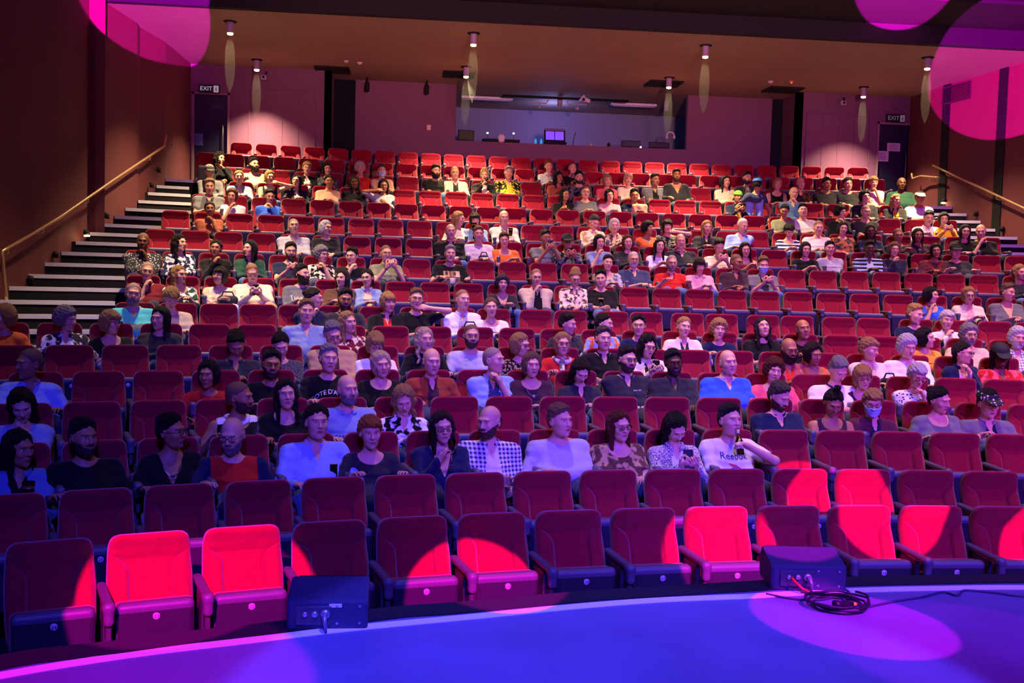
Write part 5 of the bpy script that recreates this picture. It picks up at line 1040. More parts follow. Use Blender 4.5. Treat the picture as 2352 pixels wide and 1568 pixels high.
# ---------------------------------------------------------------- stage
EDGE = [(-300, 1580), (10, 1504), (257, 1474), (427, 1452), (642, 1428), (893, 1396), (1033, 1386), (1300, 1362), (1394, 1355), (1570, 1345), (1737, 1335), (1918, 1327), (2094, 1323), (2352, 1320), (2700, 1326)]
WL = [(-300, 1620), (0, 1553), (298, 1505), (579, 1471), (760, 1449), (898, 1435), (1100, 1416), (1300, 1396), (1498, 1380), (1652, 1373), (1722, 1370), (1850, 1362), (1980, 1356), (2150, 1352), (2352, 1350), (2700, 1358)]
E = [hitz(x, y, STAGE_Z) for x, y in EDGE]
m = MB(); poly = [(p.x, p.y) for p in E]+[(12, -4), (-8, -4)]; poly = poly[::-1]
stm = mat('stage floor', '#6a66a0', .42, bump=.12, bscale=240, var=.14, vscale=3, spec=.5)
m.prism(poly, STAGE_Z-.06, STAGE_Z); struct('floor_stage', m, stm)
m = MB()
for a, b in zip(E[:-1], E[1:]): m.box(((a.x+b.x)/2, (a.y+b.y)/2-.03, .36), ((b-a).length, .04, .72), None) if False else m.add([(a.x, a.y-.03, 0), (b.x, b.y-.03, 0), (b.x, b.y-.03, .72), (a.x, a.y-.03, .72), (a.x, a.y-.07, 0), (b.x, b.y-.07, 0), (b.x, b.y-.07, .72), (a.x, a.y-.07, .72)], [(0, 3, 2, 1), (4, 5, 6, 7), (0, 1, 5, 4), (1, 2, 6, 5), (2, 3, 7, 6), (3, 0, 4, 7)])
struct('wall_stage', m, darkm)
def strip(px_pts, w0, w1, z0, z1, m_, name):
    m = MB(); P = [hitz(x, y, STAGE_Z) for x, y in px_pts]; n = len(P)
    # smooth resample
    Q = []
    for i in range(n-1):
        p0, p1, p2, p3 = P[max(i-1, 0)], P[i], P[i+1], P[min(i+2, n-1)]
        for k in range(4): t = k/4; Q.append(.5*((2*p1)+(p2-p0)*t+(2*p0-5*p1+4*p2-p3)*t*t+(3*p1-p0-3*p2+p3)*t**3))
    Q.append(P[-1]); V = []
    for i, p in enumerate(Q):
        d = (Q[min(i+1, len(Q)-1)]-Q[max(i-1, 0)]).normalized(); nn = Vector((-d.y, d.x, 0)); 
        for a, z in ((w0, z0), (w0, z1), (w1, z1), (w1, z0)): V.append((p.x+nn.x*a, p.y+nn.y*a, z))
    F = [(i*4+j, i*4+(j+1) % 4, i*4+4+(j+1) % 4, i*4+4+j) for i in range(len(Q)-1) for j in range(4)]; m.add(V, F); return m.build(name, m_)
o = strip(WL, -.03, .038, STAGE_Z, STAGE_Z+.004, mat('white tape', '#f4f2ff', .5, bump=.1, bscale=60), 'edge_tape'); tag(o, 'long white tape strip marking the front edge of the stage', 'tape')
o = strip(EDGE, -.16, -.0, STAGE_Z, STAGE_Z+.006, mat('edge carpet', '#151020', .95, bump=.5, bscale=200), 'trim_3'); o['kind'] = 'structure'
# wedge monitors
def wedge(pl, pr, label, lbl2, cab):
    A = hitz(*pl, STAGE_Z); B = hitz(*pr, STAGE_Z); w = (B-A).length; ang_ = math.radians(-6 if cab else 0)
    M = Matrix.Translation((A.x, A.y, STAGE_Z+.003)) @ Matrix.Rotation(ang_, 4, 'Z'); o = empty('stage_monitor', M, label, 'monitor speaker', 'wedge monitors on the stage edge')
    pr_ = [(0, 0), (0, .115), (.012, .126), (.215, .172), (.23, .168), (.27, .11), (.27, .035), (.24, .0)]
    m = MB(); n = len(pr_); V = [(x, y, z) for x in (0, .012, w-.012, w) for (y, z) in [(.15+(p[0]-.15)*(.94 if x in (0, w) else 1), .1+(p[1]-.1)*(.94 if x in (0, w) else 1)) for p in pr_]]
    F = [tuple(range(n)), tuple(range(3*n, 4*n))[::-1]]+[(r*n+i, (r+1)*n+i, (r+1)*n+(i+1) % n, r*n+(i+1) % n) for r in range(3) for i in range(n)]
    m.add(V, F); m.build('cabinet', mat('speaker paint', '#34325a', .6, bump=.5, bscale=300), o)
    m = MB(); m.box((w/2, .252, .135), (w-.06, .006, .06), Matrix.Translation((0, 0, 0))); m.build('grille', darkm, o)
    m = MB(); m.box((w*.33, -.004, .060), (w*.44, .008, .085), None, .003); m.build('connector_panel', mat('panel grey', '#3c3a55', .5), o)
    m = MB()
    for k, (x, r) in enumerate(((.17, .012), (.29, .014), (.42, .020))): m.lathe([(r, 0), (r, .014), (r*.6, .018), (.001, .018)], 14, Matrix.Translation((w*x+.02, -.006, .07)) @ Matrix.Rotation(math.radians(90), 4, 'X'))
    m.build('sockets', mat('socket metal', '#b8b8c8', .35, .7), o, None, True)
    m = MB()
    for x, z in ((.62, .10), (.90, .10), (.62, .025), (.90, .025)): m.lathe([(.006, 0), (.006, .004), (.001, .005)], 8, Matrix.Translation((w*x, -.0, z)) @ Matrix.Rotation(math.radians(90), 4, 'X'))
    m.build('screws', mat('socket metal', '#b8b8c8', .35, .7), o)
    if lbl2: m = MB(); m.box((w*.60, -.002, .104), (.055, .004, .016)); m.build('name_plate', mat('plate white', '#e8e8f0', .5), o)
    m = MB(); m.tube([(w*.42+.02, -.02, .07), (w*.42+.02, -.06, .07), (w*.43+.02, -.075, .05), (w*.44+.02, -.06, .005)], [.013, .012, .008, .006], 8); m.build('plug', mat('plug metal', '#9a9ab8', .35, .6), o, None, True)
    if cab: m = MB(); m.tube([(w*.25, -.02, .07), (w*.27, -.05, .06), (w*.36, -.08, .03), (w*.5, -.09, .006)], .007, 8); m.build('red_plug', mat('red plug', '#d02030', .4), o, None, True)
wedge((658, 1446), (840, 1430), 'low black stage monitor on the handrail side of the stage edge', True, False)
wedge((1771, 1354), (1912, 1340), 'low black stage monitor beside the coiled cable', False, True)
# cables
zs = STAGE_Z+.009
c = hitz(1922, 1393, STAGE_Z); m = MB()
P = []
for i in range(124): t = 2*math.pi*i/30; r = .135+.012*math.sin(i*.37)+.006*(i//30-2); P.append((c.x+r*math.cos(t)*1.04, c.y+r*math.sin(t)*.98, zs+.010*(i//30)+.003*math.sin(i)))
m.tube(P, .0055, 6); o = m.build('coiled_cable', mat('cable dark', '#1d1830', .45), None, None, True); tag(o, 'dark cable coiled in a ring on the stage floor', 'cable')
def cable(pts, label, r=.006, col='#3a3358'):
    P = [hitz(x, y, STAGE_Z)+Vector((0, 0, r)) for x, y in pts]; Q = []; n = len(P)
    for i in range(n-1):
        p0, p1, p2, p3 = P[max(i-1, 0)], P[i], P[i+1], P[min(i+2, n-1)]
        for k in range(6): t = k/6; Q.append(.5*((2*p1)+(p2-p0)*t+(2*p0-5*p1+4*p2-p3)*t*t+(3*p1-p0-3*p2+p3)*t**3))
    Q.append(P[-1]); m = MB(); m.tube(Q, r, 6); o = m.build('cable', mat('cable '+col, col, .45), None, None, True); tag(o, label, 'cable')
cable([(1822, 1357), (1850, 1360), (1880, 1352), (1920, 1350), (1950, 1362), (1938, 1372), (1880, 1368), (1840, 1362)], 'thin looped cable from the monitor sockets above the coil')
cable([(1760, 1366), (1800, 1374), (1850, 1380), (1880, 1380), (1920, 1374), (1940, 1380)], 'thin pale cable crossing the white tape into the coil')
cable([(1985, 1398), (2050, 1384), (2120, 1373), (2165, 1362), (2200, 1370), (2215, 1358), (2280, 1363), (2352, 1372), (2500, 1380)], 'thin cable trailing from the coil along the white tape')
c2_ = hitz(1915, 1400, STAGE_Z); o = empty('power_connector', Matrix.Translation((c2_.x, c2_.y, STAGE_Z+.024)) @ Matrix.Rotation(.1, 4, 'Z'), 'black cable connector with glowing red tip inside the coil', 'connector')
m = MB(); m.lathe([(.001, 0), (.022, 0), (.024, .02), (.018, .03), (.018, .07), (.013, .08), (.013, .10), (.001, .10)], 16, Matrix.Rotation(math.radians(90), 4, 'Y')); m.build('barrel', mat('connector dark', '#1a1628', .4), o, None, True)
m = MB(); v, F_ = qs((.108, 0, 0), (.013, .013, .008), 3); m.add(v, [tuple(t) for t in F_]); m.build('red_tip', mat('red led2', '#ff2020', emis='#ff2818', es=4), o, None, True)
# ---------------------------------------------------------------- theatre seats
velvet = mat('red velvet', '#8c0c28', .9, bump=.3, bscale=260, var=.10, vscale=18, sheen=.35, spec=.15)
plast = mat('seat plastic', '#575062', .42, bump=.15, bscale=400)
shellm = mat('seat shell', '#1a1620', .6)
steelm = mat('seat steel', '#55505e', .45, .5)
badgem = mat('number badge', '#d9c9d9', .4)
BW = .226
def seat_meshes(h):
    D = {}
    lean = lambda Z: lerp(Z.ravel(), [.36, .42, .76, .82, .90], [-.165, -.150, .004, .0, -.030])[None, None, :]
    ax, X, Y, Z = grid((-.26, -.24, .36), (.26, .08, .93), h); A = np.abs(X)
    wz = lerp(Z.ravel(), [.36, .5, .65, .80, .90], [.212, .226, .230, .222, .210])[None, None, :]
    q = rbox(X*BW/wz, Y-lean(Z)-.02, Z, (0, .015, .645), (2*BW, .080, .51), .034)
    # rounded upper corners
    cr = .07; ux = np.maximum(A-(wz-cr), 0); uz = np.maximum(Z-(.90-cr), 0); q = smax(q, np.sqrt(ux*ux+uz*uz)-cr, .02)
    xb = .108+.100*np.clip((Z-.695)/.10, 0, 1)**2
    inn = np.clip((wz-.012-A)/.03, 0, 1); bol = np.clip((A-xb)/.014, 0, 1)*np.clip((.80-Z)/.02, 0, 1)*inn; head = np.clip((Z-.76)/.05, 0, 1)
    front = np.clip((.03-(Y-lean(Z)))/.03, 0, 1)
    crease = np.exp(-((A-xb)/.010)**2)*np.clip((.80-Z)/.02, 0, 1)*inn
    q = q-front*(.020*bol+.010*head*np.clip((wz-.02-A)/.04, 0, 1)-.013*crease)
    D['backrest'] = snet(q, ax, h)
    q2 = rbox(X*BW/wz, Y-lean(Z)-.02, Z, (0, .062, .62), (2*BW-.02, .03, .48), .014); D['back_shell'] = snet(smax(q2, np.sqrt(ux*ux+uz*uz)-cr+.012, .02), ax, h)
    # tipped-up pan: upright slab in front of the back
    ax, X, Y, Z = grid((-.24, -.42, .30), (.24, -.08, .76), h)
    py_ = -.285-.10*(Z-.36)
    D['pan_up'] = snet(rbox(X, Y-py_, Z, (0, 0, .440), (.390, .085, .345), .030), ax, h)
    D['cushion_up'] = snet(rbox(X, Y-py_-.075, Z, (0, 0, .430), (.40, .085, .335), .035), ax, h)
    ax, X, Y, Z = grid((-.24, -.56, .24), (.24, .0, .50), h)
    D['pan_down'] = snet(rbox(X, Y, Z, (0, -.29, .315), (.385, .44, .055), .018), ax, h)
    D['cushion_down'] = snet(rbox(X, Y, Z, (0, -.30, .372), (.42, .46, .085), .035), ax, h)
    ax, X, Y, Z = grid((-.06, -.50, .44), (.06, .05, .70), h*.9)
    arm = rbox(X, Y, Z, (0, -.22, .632), (.052, .44, .040), .018); arm = smin(arm, rbox(X, Y, Z, (0, -.415, .590), (.052, .060, .115), .022), .03)
    D['armrest'] = snet(arm, ax, h*.9)
    return D
def leg_mb():
    m = MB(); m.box((0, -.20, .30), (.03, .20, .60), None, .006); m.box((0, -.20, .012), (.06, .34, .024), None, .005); m.box((0, -.38, .50), (.028, .08, .10), None, .005); return m
SM = seat_meshes(.0085); SME = {k: mesh(k, v[0], v[1], {'backrest': velvet, 'cushion_up': velvet, 'cushion_down': velvet, 'back_shell': shellm, 'armrest': plast}.get(k, plast)) for k, v in SM.items()}
def pan_mi(V, Q): c = V[Q].mean(1); return ((c[:, 1] < -.285-.10*(c[:, 2]-.36)-.03) & (c[:, 2] < .565)).astype(int)
pnm = mat('pan panel', '#2d2836', .5, bump=.2, bscale=300); SME['pan_up'] = mesh('pan_up', SM['pan_up'][0], SM['pan_up'][1], [plast, pnm], pan_mi(*SM['pan_up']))
lm = leg_mb(); SME['leg'] = mesh('leg', lm.v, lm.f, steelm, smooth=False)
bm_ = MB(); bm_.lathe([(.019, 0), (.019, .004), (.016, .006), (.001, .006)], 18, Matrix.Rotation(math.radians(90), 4, 'X')); SME['badge'] = mesh('badge', bm_.v, bm_.f, badgem)
pm_ = MB(); pm_.box((0, 0, 0), (.335, .006, .27)); SME['panel'] = mesh('panel', pm_.v, pm_.f, mat('pan panel', '#2d2836', .5, bump=.2, bscale=300), smooth=False)
def chair(row, k, up, label, number=None, last=False):
    M = seat_frame(row, seat_th(row, k)); o = empty('theatre_seat', M, label, 'seat', 'red theatre seats')
    obj('backrest', SME['backrest'], o); obj('back_shell', SME['back_shell'], o)
    if up:
        p = obj('seat_pan', SME['pan_up'], o); obj('seat_cushion', SME['cushion_up'], o)
        if row <= 4: obj('underside_panel', SME['panel'], p, Matrix.Translation((0, -.3345, .412)) @ Matrix.Rotation(math.radians(5.7), 4, 'X'))
        if row <= 8: b = obj('number_badge', SME['badge'], p, Matrix.Translation((0, -.3450, .540)) @ Matrix.Rotation(math.radians(5.7), 4, 'X'))
        if number:
            V, Fs = text_mesh(str(number), .026, .0004); V = [(x, -.0075, y) for x, y, z in V]
            n = obj('number', mesh('number', V, Fs, mat('badge ink', '#2a1d50', .5), smooth=False), p, b.matrix_local.copy())
    else: obj('seat_pan', SME['pan_down'], o); obj('seat_cushion', SME['cushion_down'], o)
    th = SP/2/RR[row-1]; T = Matrix.Translation((SP/2, -.0, 0))
    obj('armrest', SME['armrest'], o, T); obj('leg', SME['leg'], o, T)
    return o
EXPO = 0.6
DLE = 1500
HAZE = .010
LAMPS = [(x, y, e) for y, r in ((7.6, (10, 200, 300, 380)), (10.2, (200, 800, 850, 850)), (13.2, (1700, 950, 1000, 1000)), (16.2, (1300, 620, 800, 720))) for x, e in zip((-2.6, 1.2, 5.0, 9.0), r)]
BLUE = (.06, .04, 1); MAG = (1, .04, .5); PUR = (.30, .05, 1); ROSE = (1, .26, .24)
WASH = [(0, -2, 6.5, .2, 8.6, BLUE, 3600, 46), (7, -2, 6.5, 5, 8, (.08, .04, 1), 3800, 55), (4, -1, 6.8, 4, 11, (.22, .05, 1), 2200, 60), (9, 0, 6.8, 9, 12, (.6, .04, .9), 2400, 60)]
HIGH = [(2, -3, 3.5, 3.4, 24, 12.3, (1, .36, .32), 9500, 44, .7), (3, -3, 4, 4.4, 12, 8.5, (.6, .12, 1), 1300, 90, .9)]  # added unseen fills: warm for ceiling and walls, purple for back wall
HOT = (1, .0, .5)
def tp(px, py, y): return tuple(hit(px, py, (0, y, 0), (0, 1, 0)))
fl_ = lambda x, y: hitz(x, y, STAGE_Z)
_c = fl_(1450, 1640); _r = (_c-fl_(650, 1482)).length; HIGH.append((_c.x, 1.5, 7.5, _c.x, _c.y, STAGE_Z, (.12, .09, 1), 2200, math.degrees(2*math.atan(_r/6.9)), .12))
GOBO = [((-1.5, -.5, 3.6), tuple(lwall_hit(362, -6)), 1.2, (1, .0, .9), 170, .06),
  ((-1.0, -1.0, 5.0), tp(440, 1375, 5.5), .62, HOT, 120, .06),
  ((1.0, -1.0, 5.0), tp(1090, 1400, 6.05), .44, HOT, 120, .05),
  ((2.4, -1.0, 4.6), tp(1652, 1280, 6.5), .40, HOT, 120, .04),
  ((2.9, -3.0, 3.6), tp(2050, 1155, 6.6), .39, HOT, 120, .04),
  ((4.2, -1.0, 5.0), tp(2425, 1290, 6.5), .40, HOT, 120, .04),
  ((3.5, .5, 6.5), tuple(hitz(1960, 1428, STAGE_Z)), .42, (1, .0, .7), 60, .03),
  ((4.5, 0, 6.5), tuple(hitz(2330, 1520, STAGE_Z)), .70, (.6, .0, 1), 18, .2),
  ((-1.5, 0, 6.5), tuple(fl_(60, 1640)), (fl_(60, 1640)-fl_(600, 1475)).length, (1, .0, .8), 34, .12),
  ((.5, -.5, 3.2), tuple(hit(2300, 165, (0, 20, 0), (0, 1, 0))), 1.35, (1, 0, .8), 150, .05),
  ((.5, -.5, 3.2), tuple(hitz(2070, -60, 7.85)), .95, (1, 0, .62), 900, .06)]
# ---------------------------------------------------------------- camera
cd_ = bpy.data.cameras.new('camera'); cam = bpy.data.objects.new('camera', cd_); COL.objects.link(cam)
cd_.sensor_width = 36; cd_.lens = 36*F_PX/2352; cd_.clip_start = .05; cd_.clip_end = 100
X_, Y_, Z_ = CM[:, 0], CM[:, 1], CM[:, 2]
cam.matrix_world = Matrix(((X_[0], Z_[0], -Y_[0], 0), (X_[1], Z_[1], -Y_[1], 0), (X_[2], Z_[2], -Y_[2], ZC), (0, 0, 0, 1)))
SC.camera = cam
# ---------------------------------------------------------------- audience
ORD = ['', 'first', 'second', 'third', 'fourth', 'fifth', 'sixth', 'seventh', 'eighth', 'ninth', 'tenth', 'eleventh', 'twelfth', 'thirteenth', 'fourteenth', 'fifteenth', 'sixteenth', 'top']
def pxof(p):
    q = np.array(p-CAM) @ CM; return 1176+F_PX*q[0]/q[1], 784-F_PX*q[2]/q[1]
def head_local(M, hx, hy):
    Mi = M.inverted(); c = Mi @ CAM; d = Mi.to_3x3() @ ray(hx, hy); yh = -.17
    for _ in range(6):
        t = (yh-c.y)/d.y; p = c+d*t; yh = -.17-max(0, min(.34, (1.04-p.z)*1.0))
    return p
rows_p = {}
for ln in PEOPLE.strip().split('\n'):
    f = ln.split('|'); rows_p.setdefault(int(f[0]), []).append(f)
OCC = {}; INFO = {}
for row, L in rows_p.items():
    L.sort(key=lambda f: float(f[1])); k0, k1 = KR[row]; n = len(L); ks = list(range(k0, k1+1)); m_ = len(ks)
    sx = [pxof(seat_frame(row, seat_th(row, k)) @ Vector((0, -.17, 1.0)))[0] for k in ks]
    INF = 1e18; D = [[INF]*(m_+1) for _ in range(n+1)]; D[0] = [0]*(m_+1)
    for i in range(1, n+1):
        for j in range(1, m_+1): D[i][j] = min(D[i][j-1], D[i-1][j-1]+(float(L[i-1][1])-sx[j-1])**2)
    j = m_; i = n
    while i > 0:
        if D[i][j] == D[i][j-1]: j -= 1
        else: OCC[(row, ks[j-1])] = L[i-1]; i -= 1; j -= 1
used = set()
for (row, k), f in sorted(OCC.items()):
    M = seat_frame(row, seat_th(row, k)); p = head_local(M, float(f[1]), float(f[2])); short, rest = f[13], f[14]
    p.x = max(-.26, min(.26, p.x)); p.z = max(.84, min(1.16, p.z))
    lab = short+(', '+rest if rest else ''); w = len(lab.split())
    if w <= 11: lab += ', %s row' % ORD[row]
    if w <= 3: lab += ' from the stage'
    sp = (f[3], float(f[4]), float(f[5]), f[6], f[7], f[8], f[9], f[10], float(f[11]), f[12], lab)
    rnd.seed(row*100+k)
    o, info = person(M, p, row, sp); INFO[short] = (o, info, row, M)
# the person standing in the upper block
rs, ks_ = 14, 13; th_ = seat_th(14, 13); M = seat_frame(14, th_) @ Matrix.Translation((0, -.42, 0)); 
sp = ('M', 160, 5, 'cap', 'bk', 'm', 'T-:nb', 'stand', 1.0, '', 'person standing with back turned in slate blue baseball shirt, blue cap and pale jeans')
Mi = M.inverted(); c = Mi @ CAM; d = Mi.to_3x3() @ ray(1740, 424); t = (-.0-c.y)/d.y; p = c+d*t; sc_ = p.z/1.62; p.z = min(p.z, 1.66)
MC_cap = mat('cap black', '#17171b', .8); rnd.seed(5)
o, info = person(M, p, 14, sp); INFO['standing'] = (o, info, 14, M)
for ch in o.children:
    if ch.name.startswith('cap'):
        ch.data = ch.data.copy(); ch.data.materials[0] = mat('cap blue', '#2b5aa8', .8)
    if ch.name.startswith('trousers'): ch.data.materials[0] = cloth('lb')
# lettering and prints
def letter(short, txt, size, dx, dz, col, arc=0, name='lettering'):
    o, inf, row, M = INFO[short]; sm = inf['sm']; drape(inf['shirt'], M, txt, size, sm.x+dx, sm.z+dz, col, arc, name)
letter('man in white logo t-shirt', 'Reebok', .072, .0, -.055, '#2a2f6a')
def tri(pts): return (np.array([(x, y, 0) for x, y in pts]+[(x, y, 1) for x, y in pts]), [tuple(range(len(pts))), tuple(range(len(pts), 2*len(pts)))])
letter('man in white logo t-shirt', tri([(-.07, .0), (.0, -.015), (.05, -.05), (-.03, -.03)]), 0, .01, -.105, '#d02838', name='logo')
letter('man in white logo t-shirt', tri([(-.06, -.05), (.0, -.02), (.03, -.035), (-.02, -.05)]), 0, .0, -.11, '#3f62b0', name='logo')
letter('man in white logo t-shirt', tri([(.02, -.05), (.06, -.055), (.08, -.07), (.03, -.068)]), 0, .0, -.11, '#3f62b0', name='logo')
letter('man in black t-shirt with arched white lettering', "COTE D'AZUR", .055, 0, -.07, '#e4e0e8', -3.2)
letter('man in black t-shirt with arched white lettering', 'REGATTA', .05, 0, -.135, '#e4e0e8', -2.6)
letter('bearded man in grey lettered sweatshirt', 'HURLEY', .058, 0, -.11, '#e8e4dc')
fr = [(-.15, -.04), (.15, -.04), (.15, .04), (-.15, .04)]
letter('bearded man in grey lettered sweatshirt', (np.array([(x*s, y*s2, 0) for s, s2 in ((1, 1), (.96, .85)) for x, y in fr]), [(i, (i+1) % 4, 4+(i+1) % 4, 4+i) for i in range(4)]), 0, 0, -.11, '#e8e4dc', name='printed_border')
letter('bald man in grey-blue hoodie', 'CATERPILLAR', .042, .0, -.15, '#1a1a2c')
crown = [(-.09, -.04), (.09, -.04), (.10, .05), (.05, .005), (.03, .075), (0, .01), (-.03, .075), (-.05, .005), (-.10, .05)]
letter('bearded man in black sweatshirt with gold crown', (np.array([(x, y, 0) for x, y in crown]), [(0, 8, 7), (0, 7, 5), (7, 6, 5), (0, 5, 1), (5, 4, 3), (5, 3, 1), (3, 2, 1)]), 0, .0, -.13, '#d0a432', name='crown_print')
letter('shaven-headed man in black t-shirt with white lettering', 'OAWN', .055, .0, -.08, '#dcd8e0')
letter('bearded man in black polo with folded arms', 'MARK TEN', .018, .08, -.07, '#d8d8e0', name='chest_badge')
letter('man in black vest with white hood', 'O', .06, .08, -.15, '#c8c8dc', name='round_emblem')
letter('person in dark cap and tee with pale emblem', 'C', .11, .0, -.17, '#b8a8b8', name='emblem')
letter('man in open light blue shirt', 'napapijri', .022, .0, -.13, '#7a86e0') if False else None
# portrait print on the black tee: six plain blocks of warm and dark tone
for (a, b, col) in ((-.07, .05, '#b98a68'), (.03, .05, '#8a5c44'), (.09, .05, '#c8a88c'), (-.07, -.05, '#a07058'), (.02, -.05, '#d8c8b8'), (.09, -.05, '#7a5444')):
    letter('man in black t-shirt with large portrait print', (np.array([(x, y, 0) for x in np.linspace(-.045, .045, 5) for y in np.linspace(-.045, .045, 5)]), [(i*5+j, i*5+j+1, i*5+j+6, i*5+j+5) for i in range(4) for j in range(4)]), 0, a, -.13+b, col, name='photo_print')
for (a, b) in ((-.07, .06), (.05, .055), (-.05, -.05), (.08, -.05)):
    ci = [(a+.022*math.cos(t), b+.030*math.sin(t), 0) for t in [2*math.pi*i/14 for i in range(14)]]; o_, inf, row, M = INFO['man in black t-shirt with large portrait print']; letter('man in black t-shirt with large portrait print', (np.array([(x-a, y-b, 1) for x, y, z in ci]), [tuple(range(14))]), 0, a, -.13+b, '#2a1a16', name='printed_face')
# phone in the chest pocket and bags
def top_thing(name, me, M, label, cat): o = obj(name, me, None, M); tag(o, label, cat); return o
def box_mesh(d, b, m_): q = MB(); q.box((0, 0, 0), d, None, b); return mesh('b', q.v, q.f, m_, smooth=False)
o_, inf, row, M = INFO['man in pale blue button-up shirt']; s_ = inf['sm']
p = obj('pocket', box_mesh((.10, .008, .10), .003, cloth('lb')), o_, Matrix.Translation((s_.x+.10, s_.y-.185, s_.z-.17)) @ Matrix.Rotation(.15, 4, 'Z'))
top_thing('mobile_phone', box_mesh((.055, .010, .10), .004, mat('phone black', '#0b0b10', .2)), M @ Matrix.Translation((s_.x+.11, s_.y-.197, s_.z-.115)), 'black phone peeking out of the pale blue shirt pocket', 'phone')
# held things
names = {'glass': ('wine_glass', 'glass'), 'beer': ('beer_cup', 'cup'), 'bottle': ('beer_bottle', 'bottle'), 'phone': ('mobile_phone', 'phone')}
glassm = mat('clear glass', '#ffffff', .05, trans=1); amber = mat('beer', '#d8601c', .2); pale = mat('wine', '#e8d890', .15); scr_ = mat('phone screen', '#b8c8f0', .3, emis='#a8b8ff', es=.8)
for (kind, s), M, hands, Mh, lab, row in CUP:
    sh = lab.split(',')[0]
    if kind == 'phone':
        a = hands[-1][0]; b = hands[1][0]; c = (a+b)/2; tl = Matrix.Translation(c) @ Matrix.Rotation(math.radians(-25 if 'photograph' not in lab and 'to his face' not in lab else 0), 4, 'X')
        o = empty('mobile_phone', M @ tl, ('phone held by the '+sh) if len(sh.split()) < 13 else 'phone in two hands', 'phone')
        w, h = (.08, .15) if kind == 'phone' and 'photograph' not in lab else (.15, .08)
        obj('phone_body', box_mesh((w, .010, h), .003, mat('phone black', '#0b0b10', .2)), o); obj('screen', box_mesh((w-.01, .002, h-.015), .0005, scr_), o, Matrix.Translation((0, .006, 0)))
        continue
    c = hands[s][0]; f = Vector((0, 0, 1)); nm, cat = names[kind]; up = Matrix.Rotation(0, 4, 'X')
    L_ = {'glass': 'glass', 'beer': 'plastic cup', 'bottle': 'brown bottle with pale label'}[kind]
    if kind == 'bottle': # tipped to the mouth
        mouth = Mh @ Vector((0, -.10, -.056)); ax_ = (mouth-c).normalized(); Rm = Vector((0, 0, 1)).rotation_difference(ax_).to_matrix().to_4x4(); base = mouth-ax_*.235
        o = empty(nm, M @ Matrix.Translation(base) @ Rm, L_+' held by the '+sh, cat)
        m = MB(); m.lathe([(.001, 0), (.030, 0), (.031, .01), (.031, .12), (.013, .165), (.013, .225), (.001, .225)], 18); m.build('bottle_body', mat('brown glass', '#2a1206', .12), o, None, True)
        m = MB(); m.lathe([(.0318, .04), (.0318, .10)], 18); m.build('label', mat('label cream', '#d8d0b0', .6), o, None, True)
        m = MB(); m.lathe([(.0138, .185), (.0138, .222)], 14); m.build('neck_foil', mat('foil', '#c8c0a0', .4), o, None, True)
    elif kind == 'glass':
        o = empty(nm, M @ Matrix.Translation(c+Vector((0, -.01, -.10))), L_+' held by the '+sh, cat); m = MB(); m.lathe([(.001, 0), (.03, .002), (.005, .008), (.004, .09), (.02, .11), (.031, .15), (.028, .20), (.0265, .20), (.029, .15), (.018, .115), (.001, .11)], 20); m.build('glass_bowl', glassm, o, None, True)
        m = MB(); m.lathe([(.001, .115), (.018, .117), (.028, .15), (.001, .151)], 18); m.build('drink', amber if row > 10 else mat('dark wine', '#3a0a18', .1), o, None, True)
    else:
        o = empty(nm, M @ Matrix.Translation(c+Vector((0, -.01, -.075))), L_+' held by the '+sh, cat); m = MB(); m.lathe([(.001, 0), (.030, 0), (.040, .14), (.0385, .14), (.029, .003), (.001, .003)], 20); m.build('cup_wall', glassm, o, None, True)
        m = MB(); m.lathe([(.001, .004), (.0285, .004), (.0365, .115), (.001, .115)], 20); m.build('beer', amber, o, None, True); m = MB(); m.lathe([(.0365, .116), (.037, .128), (.001, .13)], 20); m.build('foam', mat('foam', '#f0e4d0', .8), o, None, True)
def cup_at(short, dx, dy, dz, label, m_=amber):
    o_, inf, row, M = INFO[short]; l = inf['lap']; o = empty('beer_cup', M @ Matrix.Translation((l.x+dx, l.y+dy, l.z+dz)), label, 'cup')
    m = MB(); m.lathe([(.001, 0), (.030, 0), (.040, .14), (.0385, .14), (.029, .003), (.001, .003)], 18); m.build('cup_wall', glassm, o, None, True)
    m = MB(); m.lathe([(.001, .004), (.0285, .004), (.0365, .11), (.001, .11)], 18); m.build('beer', m_, o, None, True)
cup_at('woman in blue denim jacket', .05, -.05, .02, 'clear tumbler in the lap of the woman in denim', mat('tumbler drink', '#8a5a50', .2))
cup_at('bald man in cream zip jacket with a beer', .02, -.02, .10, 'plastic cup of amber beer held by the bald man in cream')
cup_at('dark-fringed woman with a drink', -.12, .0, .16, 'tall amber beer before the dark-fringed woman in denim')
cup_at('dark-haired man in black tee holding a drink', -.10, .0, .05, 'second pale drink low before the man in black tee', pale)
def bag(short, col, dx, dz, w, label, hh=.16):
    o_, inf, row, M = INFO[short]; l = inf['lap']; ax, X, Y, Z = grid((-w, -.14, -.14), (w, .14, .16), .018)
    d = rbox(X, Y, Z, (0, 0, 0), (w*1.5, .13, hh), .05)+.006*np.sin(X*40+Z*30)*np.sin(Y*35); V, Q = snet(d, ax, .018)
    o = empty('handbag', M @ Matrix.Translation((l.x+dx, l.y-.03, l.z+dz)), label, 'bag'); obj('bag_body', mesh('bag_body', V, Q, cloth(col)), o)
    m = MB(); m.tube([(-w*.5, 0, hh/2-.02), (-w*.3, 0, hh/2+.05), (w*.3, 0, hh/2+.05), (w*.5, 0, hh/2-.02)], .009, 6); m.build('strap', cloth('bk'), o, None, True)
bag('close-cropped man in open white shirt', 'bk', .05, .04, .16, 'black bag on the lap of the man in the open white shirt')
bag('white-haired man in pale jacket', 'nv', -.08, .04, .17, 'navy bundle on the lap of the white-haired man in pale jacket')
